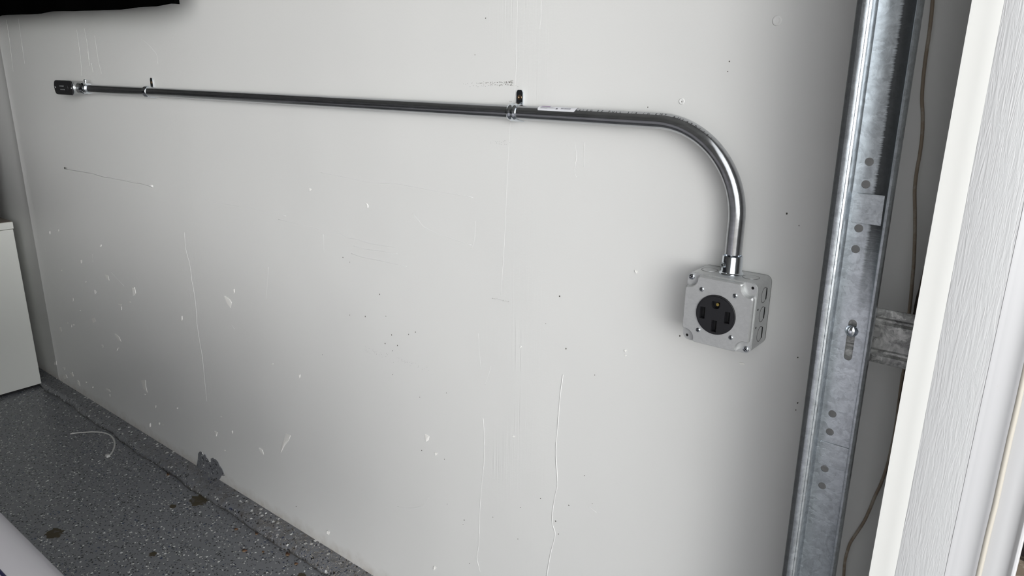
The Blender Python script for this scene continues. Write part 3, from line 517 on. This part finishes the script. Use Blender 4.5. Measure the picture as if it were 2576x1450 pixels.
# ================================================================== outlet box
t = thing('outlet_box', (0, 0, .905), 'square steel outlet box with a round black receptacle on the wall', 'electrical box')
H = .0508; ZC = .905
bm = BM(); plate(bm, rrect(-H, H, ZC - H, ZC + H, .009), [rrect(-H + .0016, H - .0016, ZC - H + .0016, ZC + H - .0016, .0078)], -.054, -.0005)
plate(bm, rrect(-H, H, ZC - H, ZC + H, .009), [], -.0016, -.0004)
body = obj('box_body', bm, MT['box'], t, smooth=True, auto=30)
for cx in (-.030, .0305):     # round knock-outs on top
    bm = BM(); plate(bm, circ(cx, -.0285, .0118, 32), [circ(cx, -.0285, .0110, 32)], ZC + H - .0003, ZC + H + .0002, 'xy'); obj('knockout', bm, MT['groove'], body)
    bm = BM(); lathe(bm, (cx, -.0285, ZC + H - .0004), (0, 0, 1), [(0, .0105), (.0008, .0102), (.0010, .0095)], 32); obj('knockout', bm, MT['box'], body, smooth=True, auto=30)
for cz in (ZC + .029, ZC + .001, ZC - .028):
    bm = BM(); plate(bm, circ(-.0270, cz, .0113, 28), [circ(-.0270, cz, .0102, 28)], H - .0003, H + .0002, 'yz'); obj('knockout', bm, MT['groove'], body)
    bm = BM(); prism(bm, capsule(-.0185, cz, .0016, .0085), H - .0003, H + .0003, 'yz'); obj('knockout_slot', bm, MT['slot'], body)
for cz in (ZC + .012, ZC - .014): 
    bm = BM(); cyl(bm, (H - .0003, -.0455, cz), (H + .0002, -.0455, cz), .0016, seg=14); obj('screw_hole', bm, MT['slot'], body)
# cover: flat rim with ears, raised plateau with scooped corners
K = .0440
bm = BM(); plate(bm, rrect(-H + .0004, H - .0004, ZC - H + .0004, ZC + H - .0004, .009), [circ(sx_ * K, ZC + sz_ * K, .0021, 14) for sx_, sz_ in ((1, 1), (-1, -1))] + [circ(0, ZC, .030, 40)], -.0556, -.0540)
cover = tag(obj('cover_plate', bm, MT['box'], t, smooth=True, auto=30), 'square pressed cover with raised face')
def plateau(e, rn):
    pts = []; a1 = -math.degrees(math.acos((e - .0020 - K) / rn))
    for a0 in (0, 90, 180, 270):
        # concave scoop round the ear, with rounded shoulders
        c = [(K + rn * math.cos(math.radians(a1 + (-270 - 2 * a1) * k / 14)), K + rn * math.sin(math.radians(a1 + (-270 - 2 * a1) * k / 14))) for k in range(15)]
        s_in = [(e, c[0][1] - .0050), (e - .0002, c[0][1] - .0024), (e - .0009, c[0][1] - .0007)]
        loop = s_in + c + [(y, x) for x, y in s_in[::-1]]
        R2 = math.radians(a0)
        pts += [(x * math.cos(R2) - y * math.sin(R2), x * math.sin(R2) + y * math.cos(R2) + ZC) for x, y in loop]
    return pts
ro = plateau(.0492, .0120); ri = plateau(.0478, .0134); n = len(ro); bm = BM()
lo = [bm.verts.new((x, -.0555, z)) for x, z in ro]; m1 = [bm.verts.new((x, -.0622, z)) for x, z in ro]
m2 = [bm.verts.new((x * .35 + u * .65, -.0634, z * .35 + w_ * .65)) for (x, z), (u, w_) in zip(ro, ri)]; hi = [bm.verts.new((x, -.0640, z)) for x, z in ri]
for a, b in ((lo, m1), (m1, m2), (m2, hi)):
    for i in range(n): bm.faces.new((a[i], a[(i + 1) % n], b[(i + 1) % n], b[i]))
hole = [bm.verts.new((x, -.0640, z)) for x, z in circ(-.0005, ZC - .0015, .0287, 48)]; hole2 = [bm.verts.new((v.co.x, -.0625, v.co.z)) for v in hole]
for i in range(48): bm.faces.new((hole[i], hole[(i + 1) % 48], hole2[(i + 1) % 48], hole2[i]))
tb = bmesh.new(); es = []
for L in (hi, hole):
    q = [tb.verts.new(v.co) for v in L]; es += [tb.edges.new((q[i], q[(i + 1) % len(q)])) for i in range(len(q))]
bmesh.ops.triangle_fill(tb, use_beauty=True, edges=es); join(bm, tb); bmesh.ops.remove_doubles(bm, verts=bm.verts, dist=1e-6)
obj('raised_face', bm, MT['box'], cover, smooth=True, auto=24)
def screw(name, x, y, z, r, parent, m='chrome'):
    bm = BM(); lathe(bm, (x, y + .0008, z), (0, -1, 0), [(0, r), (.0010, r), (.0018, r * .8), (.0021, r * .45)], 24); s = obj(name, bm, MT[m], parent, smooth=True, auto=50)
    bm = BM(); a = (x * 991 + z * 77) % 1.5
    for k in (a, a + PI / 2):
        b = box(bm, -r * .6, r * .6, -.0003, .0003, -r * .13, r * .13); bmesh.ops.transform(bm, verts=b, matrix=Matrix.Translation((x, y - .0012, z)) @ Matrix.Rotation(k, 4, 'Y'))
    obj('screw_slot', bm, MT['slot'], s); return s
for sx_, sz_ in ((-1, 1), (1, -1)): screw('cover_screw', sx_ * K, -.0562, ZC + sz_ * K, .0044, t)
for sx_, sz_ in ((1, 1), (-1, -1)):
    bm = BM(); cyl(bm, (sx_ * K, -.0548, ZC + sz_ * K), (sx_ * K, -.0500, ZC + sz_ * K), .0024, seg=16); obj('ear_hole', bm, MT['slot'], cover)
for sx_ in (-1, 1):
    for sz_ in (-1, 1): screw('receptacle_screw', sx_ * .0242, -.0642, ZC + .0008 + sz_ * .0302, .0034, t)
bm = BM(); cx, cz = -.0005, ZC - .0015
def dshape(x, z, r): return [(x - r, z + r * .8), (x - r, z)] + [(x + r * math.cos(a), z + r * math.sin(a)) for a in [PI + PI * k / 14 for k in range(1, 14)]] + [(x + r, z), (x + r, z + r * .8)]
def bar(x, z, w_=.0038, h_=.0085): return [(x - w_, z - h_), (x + w_, z - h_), (x + w_, z + h_), (x - w_, z + h_)]
holes = [bar(cx - .0185, cz), bar(cx + .0178, cz), bar(cx, cz - .0160), dshape(cx, cz + .0150, .0060)]
plate(bm, circ(cx, cz, .0268, 56), holes, -.0672, -.0625)
plate(bm, circ(cx, cz, .0283, 56), [circ(cx, cz, .0267, 56)], -.0662, -.0620)
cyl(bm, (cx, -.0595, cz), (cx, -.0560, cz), .0283, seg=48)
cyl(bm, (cx, -.0630, cz), (cx, -.0590, cz), .0283, seg=48, cap=False)
rc = tag(obj('receptacle', bm, MT['black'], t, smooth=True, auto=30), 'round black four-slot receptacle')
for (x, z) in ((cx - .0175, cz), (cx + .0186, cz), (cx + .0008, cz - .0160)):
    bm = BM(); box(bm, x - .0012, x + .0012, -.0612, -.0597, z - .006, z + .006); obj('contact', bm, MT['slot'], rc)
bm = BM(); cyl(bm, (cx + .0012, -.0600, cz + .0150), (cx + .0012, -.0640, cz + .0150), .0022, seg=16); obj('contact', bm, MT['brass'], rc, smooth=True, auto=40)
# ================================================================== pipe straps
def strap(xc, yc, label, dark):
    z0 = BZ + BR_
    t = thing('pipe_strap', (xc, 0, z0), label, 'pipe strap', 'one-hole straps holding the conduit')
    bm = BM(); nw = 14; rings = []
    for i in range(nw + 1):
        u = -1 + 2 * i / nw; x = xc + u * .0092; rr = CR + .0004 + .0016 * (math.sin(PI * abs(u) * 1.0) ** 2) * (1 if abs(u) < 1 else 0)
        inner, outer = [], []
        for k in range(27):
            a = math.radians(92 - 190 * k / 26)
            for L, r_ in ((inner, rr), (outer, rr + .0015)): L.append(bm.verts.new((x, yc - r_ * math.cos(a), z0 + r_ * math.sin(a))))
        rings.append((inner, outer))
    for (a, b), (c, d) in zip(rings, rings[1:]):
        for k in range(26): bm.faces.new((a[k], a[k + 1], c[k + 1], c[k])); bm.faces.new((b[k + 1], b[k], d[k], d[k + 1]))
        bm.faces.new((a[0], c[0], d[0], b[0])); bm.faces.new((c[-1], a[-1], b[-1], d[-1]))
    for a, b in (rings[0], rings[-1]):
        for k in range(26): bm.faces.new((a[k], b[k], b[k + 1], a[k + 1]))
    tip = [(yc + .0010, z0 - CR - .0002), (-.0008, z0 - CR - .0032), (-.0004, z0 - CR - .0046), (yc + .0012, z0 - CR - .0020)]
    prism(bm, tip, xc - .0088, xc + .0088, 'yz')
    obj('band', bm, MT['chrome'], t, smooth=True, auto=38)
    bm = BM(); w_ = .0066; zb = z0 + CR - .001; zt = zb + .0250
    xt = xc - .0004
    plate(bm, [(xt - w_, zb), (xt + w_, zb), (xt + w_, zt - .0042), (xt + w_ * .62, zt), (xt - w_ * .62, zt), (xt - w_, zt - .0042)], [circ(xt, zb + .0130, .0036, 20)], -.0030, -.0006)
    prism(bm, [(-.0006, zb + .0015), (-.0030, zb + .0015), (yc - .001, zb + .0022), (yc - .001, zb + .0002)], xt - w_, xt + w_, 'yz')
    obj('tab', bm, MT['chrome'], t, smooth=True, auto=30)
    bm = BM(); lathe(bm, (xt, -.0002, zb + .0130), (0, -1, 0), [(0, .0042), (.0022, .0044), (.0034, .0040), (.0030, .0018), (.0022, .0012)], 20)
    tag(obj('screw', bm, MT['bronze'], t, smooth=True, auto=50), 'bronze-coloured screw')
    return t
strap(-.3990, -.0152, 'silver pipe strap in mid wall, just left of the white sticker', False)
strap(-1.6470, -.0152, 'pipe strap at the far left, beside the conduit elbow fitting', True)
# ================================================================== elbow fitting at the left end
zc = BZ + BR_
t = thing('conduit_elbow', (-2.10, 0, zc), 'metal conduit elbow fitting with dark oval cover at the pipe\'s left end', 'conduit fitting')
def stad(x0, x1, hw, n=12): return circ(x1 - hw * .7, zc, hw * .7, n, -90, 90, hw) + circ(x0 + hw * .7, zc, hw * .7, n, 90, 270, hw)
bm = BM(); prism(bm, stad(-2.168, -2.042, .0195), -.042, -.0005); cyl(bm, (-2.06, -.0215, zc), (-2.024, -.0215, zc), .0162, seg=40); body = obj('fitting_body', bm, MT['lb'], t, bevel=.003)
bm = BM(); prism(bm, stad(-2.1715, -2.0385, .0212), -.0445, -.042); obj('cover_rim', bm, MT['chrome'], t, bevel=.0008)
bm = BM(); prism(bm, stad(-2.1700, -2.0405, .0203), -.0475, -.0445); cv = tag(obj('cover_plate', bm, MT['gasket'], t, bevel=.001), 'dark glossy oval cover')
bm = BM(); prism(bm, stad(-2.145, -2.068, .0120), -.0483, -.0475); obj('raised_panel', bm, MT['gasket'], cv, bevel=.0004)
bm = BM(); r = random.Random(1)
for zz, x0, x1 in ((zc + .0045, -2.128, -2.100), (zc - .0055, -2.124, -2.096)):
    x = x0
    while x < x1: box(bm, x, x + .0035, -.0487, -.0482, zz - .0013, zz + .0013); x += .0052
obj('embossing', bm, MT['lb'], cv)
for x in (-2.162, -2.048): screw('cover_screw', x, -.0478, zc, .0034, t)
t = thing('conduit_connector', (-2.005, -.0215, zc), 'shiny connector ring with upright screw between elbow fitting and pipe', 'connector')
bm = BM(); lathe(bm, (-2.024, -.0215, zc), (1, 0, 0), [(0, .0150), (.002, .0168), (.007, .0168), (.009, .0150), (.011, .0140), (.030, .0138), (.034, .0152), (.037, .0148), (.037, .0119), (.030, .0117)], 48)
obj('collar', bm, MT['chrome'], t, smooth=True, auto=35)
bm = BM(); lathe(bm, (-2.0035, -.0225, zc + .0130), (0, 0, 1), [(0, .0022), (.0075, .0022), (.0080, .0044), (.0115, .0046), (.0130, .0036)], 20); obj('set_screw', bm, MT['chrome'], t, smooth=True, auto=40)
# ================================================================== garage door track
KX = -.0069
def lean(bm):
    for v in bm.verts: v.co.x += KX * (v.co.z - .905)
    return bm
t = thing('door_track', (.185, -.115, .02), 'galvanised vertical garage door track with round holes', 'track')
Z0, Z1 = .02, 2.05; YW = -.115; YN = -.147
zs = 905
hl = [circ(x, .905 + z, .0047, 20) for x, z in ((.1800, .2295), (.1798, .2045), (.1790, .1545), (.1788, .1302), (.1792, -.0765), (.1792, -.1008), (.1793, -.1517), (.1793, -.1760), (.180, .62), (.180, .645))]
slot = [( .1872 + a - .1872, b) for a, b in capsule(.1872, .905 + .0215, .0046, .0255)]
bm = BM(); zz = [Z0, .905 - .30, .905 + .30, Z1]
plate(bm, [(.1655, Z0), (.1936, Z0), (.1936, Z1), (.1655, Z1)], hl + [slot], YW, YW - .0014)
# left wall of the channel and its rolled lip
prof = [(.1660, YW - .0007), (.1640, YW - .003), (.1632, YW - .012), (.1632, YW - .0225)]
prof += [(.1640, YN + .0060), (.1650, YN + .0020), (.1645, YN + .0004), (.1632, YN), (.1608, YN), (.1596, YN + .0003), (.1565, YN + .0014), (.1542, YN + .0027), (.1533, YN + .0045), (.1534, YN + .0085)]
strip(bm, prof, Z0, Z1, .0012, 8)
prof = [(.1640, YN + .0145), (.1660, YN + .0100), (.1676, YN + .0045), (.1670, YN + .0016), (.1656, YN + .0010)]
strip(bm, prof, Z0, Z1, .0009, 8)
# right wall: a big curve out to a thin hem, flattening towards the foot of the track
def curve_prof(z):
    k = max(0, min(1, (z - .93) / .16)); k = k * k * (3 - 2 * k); r_ = .0075 + .0078 * k; x0 = .2095 - r_
    return [(.1936, YW - .0014), (.5 * (.1936 + x0), YW - .0014)] + [(x0 + r_ * math.sin(A(a)), YW - .0014 - r_ * 1.25 * (1 - math.cos(A(a)))) for a in range(0, 88, 8)] + [(.2100, YN + .0065), (.2104, YN + .0030)]
LV = []; nzl = 60
for k in range(nzl + 1):
    z = Z0 + (Z1 - Z0) * k / nzl; p_ = curve_prof(z); LV.append(([bm.verts.new((x, y, z)) for x, y in p_], [bm.verts.new((x + .0006, y + .0012, z)) for x, y in p_]))
for (a, b), (c, d) in zip(LV, LV[1:]):
    for i in range(len(a) - 1): bm.faces.new((a[i], a[i + 1], c[i + 1], c[i])); bm.faces.new((b[i + 1], b[i], d[i], d[i + 1]))
    bm.faces.new((a[0], c[0], d[0], b[0])); bm.faces.new((c[-1], a[-1], b[-1], d[-1]))
for a, b in (LV[0], LV[-1]):
    for i in range(len(a) - 1): bm.faces.new((a[i], b[i], b[i + 1], a[i + 1]))
prof = [(.2092, YN + .0070), (.2088, YN + .0020), (.2100, YN - .0006), (.2122, YN - .0010), (.2138, YN + .0006), (.2142, YN + .0060), (.2140, YN + .0120)]
strip(bm, prof, Z0, Z1, .0011, 8)
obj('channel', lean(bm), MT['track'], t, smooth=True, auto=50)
for z0_, z1_, dark in ((.1605, .1945, 1), (-.1465, -.1150, 0)):
    bm = BM(); pts = rrect(.1698, .2052 if dark else .2045, .905 + z0_, .905 + z1_, .0025); prism(bm, pts, YW - .0036 if dark else YW - .0024, YW - .0012)
    tag(obj('splice_tab', lean(bm), MT['galv'], t, bevel=.0005), 'square punched tab')
bm = BM(); lathe(bm, (.1870, YW - .0012, .905 + .0330), (0, -1, 0), [(0, .0072), (.0006, .0074), (.0022, .0066), (.0038, .0044), (.0045, .0018)], 32); obj('bolt', bm, MT['chrome'], t, smooth=True)
# ---- bracket from track to jamb
t = thing('track_bracket', (.225, -.108, .937), 'ribbed weathered metal bracket running from the track behind the white trim', 'bracket')
yb = YW + .0030; zb, zt = .905 - .0005, .905 + .0650
bm = BM(); prof = []
def ridge_prof():
    L = [(yb, zb), (yb - .0015, zb + .003), (yb - .0015, zb + .0095), (yb + .0012, zb + .0125), (yb + .0012, zb + .0150), (yb - .0012, zb + .0180), (yb - .0012, zb + .0205)]
    L2 = [(yb - .0012, zt - .0205), (yb - .0012, zt - .0180), (yb + .0012, zt - .0150), (yb + .0012, zt - .0125), (yb - .0015, zt - .0095), (yb - .0015, zt - .003), (yb, zt)]
    return L, L2
for L in ridge_prof():
    P2 = L + [(y + .0018, z) for y, z in L[::-1]]; prism(bm, P2, .152, .2600, 'yz')
zc2 = .905 + .0345
plate(bm, [(.152, zb + .0204), (.2600, zb + .0204), (.2600, zt - .0204), (.152, zt - .0204)], [capsule(.2085, zc2, .0085, .0043), ], yb - .0012, yb + .0006)
box(bm, .2592, .2612, -.172, yb + .0018, zb, zt)
obj('bracket_plate', bm, MT['galv_old'], t, smooth=True, auto=30)
# ---- thin cable behind the track
P = [(x, -.006 - .004 * math.sin(z * 9), z) for x, z in WIRE] 
mid = [(.2262, -.0045, .905)]
P2 = [(x, -.005, z) for x, z in WIRE2]
bm = BM(); tube(bm, smooth_path(P + mid + P2, 8), .0020, 10); tag(obj('cable', bm, MT['wire'], None, smooth=True, origin=(.21, -.005, .9)), 'thin brown cable hanging down the wall between track and white trim', 'cable')
# ================================================================== things at the left
t = thing('cabinet', (-2.94, -.35, 0), 'plain white cabinet standing in the corner by the wall', 'cabinet')
bm = BM(); box(bm, -3.15, -2.740, -.66, -.050, .012, .636); obj('carcass', bm, MT['cab'], t, bevel=.0012)
bm = BM(); box(bm, -3.152, -2.737, -.663, -.048, .638, .664); tp = obj('top_panel', bm, MT['cab'], t, bevel=.0012)
bm = BM(); box(bm, -3.150, -2.7395, -.660, -.0505, .6640, .6655); tag(obj('top_surface', bm, MT['cabtop'], t), 'brownish top surface')
bm = BM(); box(bm, -3.13, -2.750, -.64, -.07, 0, .012); obj('plinth', bm, MT['gasket'], t)
t = thing('storage_box', (-2.95, -.3, .6655), 'black box on top of the white cabinet', 'box')
bm = BM(); box(bm, -3.12, -2.775, -.60, -.080, .6655, 1.16); obj('box_shell', bm, MT['blackbox'], t, bevel=.006)
bm = BM(); box(bm, -3.125, -2.770, -.605, -.075, 1.16, 1.20); obj('lid', bm, MT['blackbox'], t, bevel=.004)
# black cloth hanging from a rail, its hem just in the picture
t = thing('hanging_cloth', (-1.95, -.07, 1.95), 'black cloth hanging over the wall above the left end of the pipe', 'cloth')
hem = [(a_ - .028, b_) for a_, b_ in CLOTH]; bm = BM(); ny_ = 18; cols = []
xs = [-3.0 + (hem[-2][0] + 3.0) * i / 90 for i in range(91)]
def hemz(x):
    L = sorted(hem[:-1])
    if x <= L[0][0]: return L[0][1] + .004 * math.sin(x * 9)
    for (a, b), (c_, d_) in zip(L, L[1:]):
        if a <= x <= c_: return b + (d_ - b) * (x - a) / (c_ - a)
    return L[-1][1]
for i, x in enumerate(xs):
    col_ = []
    for j in range(ny_ + 1):
        v = j / ny_; z = hemz(x) + (1.95 - hemz(x)) * v
        y = -.100 + .006 * math.sin(x * 14 + v) * (1 - .6 * v) + .003 * math.sin(x * 31)
        col_.append((x - .004 * v * (1 if i == 90 else 0), y, z))
    cols.append(col_)
F = [[bm.verts.new(p) for p in c_] for c_ in cols]; B = [[bm.verts.new((p[0], p[1] + .012, p[2])) for p in c_] for c_ in cols]
for i in range(90):
    for j in range(ny_):
        bm.faces.new((F[i][j], F[i + 1][j], F[i + 1][j + 1], F[i][j + 1])); bm.faces.new((B[i][j], B[i][j + 1], B[i + 1][j + 1], B[i + 1][j]))
    bm.faces.new((F[i][0], B[i][0], B[i + 1][0], F[i + 1][0])); bm.faces.new((F[i][-1], F[i + 1][-1], B[i + 1][-1], B[i][-1]))
for i in (0, 90):
    for j in range(ny_): bm.faces.new((F[i][j], F[i][j + 1], B[i][j + 1], B[i][j]))
obj('fabric', bm, MT['cloth'], t, smooth=True, auto=60)
bm = BM(); cyl(bm, (-3.02, -.094, 1.955), (-1.25, -.094, 1.955), .012, seg=20)
for x in (-2.9, -2.1, -1.35): cyl(bm, (x, -.094, 1.955), (x, -.0005, 1.955), .008, seg=14)
obj('rail', bm, MT['black'], t, smooth=True, auto=40)
# ---- nylon tie on the floor
t = thing('cable_tie', (TIE[6][0], TIE[6][1], .002), 'curved white plastic cable tie lying on the flaked floor', 'cable tie')
bm = BM(); P = smooth_path([(x, y, .0030 + .003 * math.sin(i * .6)) for i, (x, y) in enumerate(TIE)], 5); tube(bm, P, .0030, 8); bm.transform(Matrix.Diagonal((1, 1, .6, 1))); obj('strap', bm, MT['tie'], t, smooth=True)
e = TIE[-1]; bm = BM(); box(bm, e[0] - .0065, e[0] + .0065, e[1] - .0055, e[1] + .0055, .0005, .0085); obj('head', bm, MT['tie'], t, bevel=.001)
# ---- stains and dry leaf bits
for i, (x, y) in enumerate(STAINS):
    s = (.026, .030, .010, .012, .010)[i]; r = random.Random(i + 20); bm = BM()
    pts = [(x + s * (.75 + .45 * r.random()) * math.cos(a), y + s * (.6 + .4 * r.random()) * math.sin(a)) for a in [2 * PI * k / 26 for k in range(26)]]
    prism(bm, pts, -.001, .0011, 'xy'); obj('stain', bm, MT['stain'], floor)
LL = ['dry leaf scrap by the ledge just left of the grey wall patch', 'reddish leaf scrap on the floor in front of the ledge', 'small curled leaf scrap beside the ledge',
      'pale orange leaf scrap lying furthest from the ledge', 'brown leaf scrap caught at the foot of the ledge', 'tiny red-brown leaf scrap in the middle of the dirt', 'leaf scrap nearest the bottom edge by the ledge']
for i, (x, y) in enumerate(LEAVES):
    if i in (0, 2): y = min(y, -.066)
    y = min(y, -.068); r = random.Random(i + 70); s = (.0075, .0075, .006, .009, .009, .005, .007)[i]; bm = BM(); a0 = r.random() * 3
    pts = [(x + s * (1.2 if k % 6 == 0 else .7) * math.cos(a0 + 2 * PI * k / 12), y + s * .6 * math.sin(a0 + 2 * PI * k / 12)) for k in range(12)]
    prism(bm, pts, 0, .0012, 'xy')
    for v in bm.verts: v.co.z += .003 * ((v.co.x - x) / s) ** 2
    tag(obj('leaf_scrap', bm, MT['leaf'], None, smooth=True, origin=(x, y, 0)), LL[i], 'leaf', 'dry leaf scraps along the ledge')
# ================================================================== car parked beside the camera
CY = -1.615
t = thing('car', (-2.6, CY, 0), 'white car parked along the wall, only its rounded corner showing', 'car')
def body_section(x):
    # half width, hood height, belt taper towards the nose
    k = max(0, (x + .50) / .60); k = min(k, 1)
    hw = .8945 - .012 * max(0, (-.75 - x)) * 0 - .20 * k ** 3.2; top = .845 - .07 * k - .10 * k ** 3
    return hw, top
bm = BM(); xs = [.10, .095, .08, .04, -.02, -.10, -.20, -.32, -.46, -.64, -.85, -1.1, -1.4, -1.7, -2.2, -2.8, -3.4, -3.9, -4.3, -4.55, -4.65, -4.68]; rings = []
for i, x in enumerate(xs):
    hw, top = body_section(x); e = {0: .30, 1: .62, 2: .84, 3: .93}.get(i, 1.0)
    if x < -4.2: e = max(.3, 1 - ((-x - 4.2) / .49) ** 3 * .5)
    hw *= (.86 + .14 * e); zc_ = .50; sc_ = .35 + .65 * e
    half = [(.35, .20), (.80, .20), (.93, .26), (.975, .36), (.995, .47), (1.0, .555), (.992, .60), (.965, .645), (.92, .685), (.86, .72), (.76, top - .075), (.6, top - .045), (.3, top - .01), (0, top)]
    L = [(CY + u * hw, zc_ + (z - zc_) * sc_) for u, z in half]; Rr = [(CY - u * hw, zc_ + (z - zc_) * sc_) for u, z in half[-2::-1]]
    rings.append([bm.verts.new((x, y, z)) for y, z in L + Rr])
n = len(rings[0])
for a, b in zip(rings, rings[1:]):
    for k in range(n): bm.faces.new((a[k], a[(k + 1) % n], b[(k + 1) % n], b[k]))
bm.faces.new(rings[0][::-1]); bm.faces.new(rings[-1])
cb = obj('body', bm, MT['carpaint'], t, smooth=True, auto=80)
ms = cb.modifiers.new('subsurf', 'SUBSURF'); ms.levels = 2; ms.render_levels = 2
from mathutils.bvhtree import BVHTree
bpy.context.view_layer.update()
bv = BVHTree.FromObject(cb, bpy.context.evaluated_depsgraph_get())
G_ = []
for k in range(40):
    x = -.30 - .04 * k; y = -.812 - .004 * math.sin(k * .1)
    h_ = bv.ray_cast(Vector((x, y, 2)) - LOC[cb], Vector((0, 0, -1)))
    if h_[0] is not None: G_.append(h_[0] + LOC[cb])
bm = BM(); tube(bm, G_, .0022, 8); tag(obj('panel_gap', bm, MT['seam'], t, smooth=True), 'dark blue seam line')
def cabin(s, o_): 
    b = BM(); sec = [(-1.35, .84, .80), (-2.05, 1.36, .64), (-2.5, 1.44, .62), (-3.3, 1.42, .61), (-4.0, 1.25, .62), (-4.45, .86, .76)]; rr = []
    for x, z, w_ in sec:
        x = x + o_ * (1 if x > -2.6 else -1); rr.append([b.verts.new(p) for p in ((x, -1.6 + .80 * s, .80), (x, -1.6 + w_ * s, (z + o_) - .03), (x, -1.6 + w_ * s * .8, z + o_), (x, -1.6 - w_ * s * .8, z + o_), (x, -1.6 - w_ * s, z + o_ - .03), (x, -1.6 - .80 * s, .80))])
    for a, c_ in zip(rr, rr[1:]):
        for k in range(5): b.faces.new((a[k], a[k + 1], c_[k + 1], c_[k]))
        b.faces.new((a[5], a[0], c_[0], c_[5]))
    b.faces.new(rr[0][::-1]); b.faces.new(rr[-1]); return b
obj('windows', cabin(1.0, 0), MT['glass'], t, smooth=True, auto=30)
bm = BM(); prism(bm, [(-2.0, 1.385), (-2.5, 1.455), (-3.3, 1.435), (-4.0, 1.265), (-4.0, 1.24), (-3.3, 1.41), (-2.5, 1.43), (-2.0, 1.36)], -2.21, -.99); obj('roof', bm, MT['carpaint'], t, bevel=.01)
for x in (-.80, -3.75):
    for y in (-.88, -2.35):
        bm = BM(); s_ = 1 if y > -1.6 else -1
        lathe(bm, (x, y - .10 * s_, .325), (0, s_, 0), [(0, .28), (.01, .315), (.05, .325), (.16, .325), (.19, .30), (.19, .22), (.175, .20)], 40); wh = obj('wheel', bm, MT['tyre'], t, smooth=True, auto=35)
        bm = BM(); lathe(bm, (x, y + .06 * s_, .325), (0, s_, 0), [(0, .21), (.02, .20), (.026, .05), (.034, .03)], 32); obj('rim', bm, MT['rim'], wh, smooth=True, auto=35)
for y in (-1.05, -2.15):
    bm = BM(); s_ = 1 if y > -1.6 else -1; cyl(bm, (-.05, y, .60), (.088, y, .60), .06, .045, 24); obj('lamp', bm, MT['lens'], t, smooth=True, auto=40)
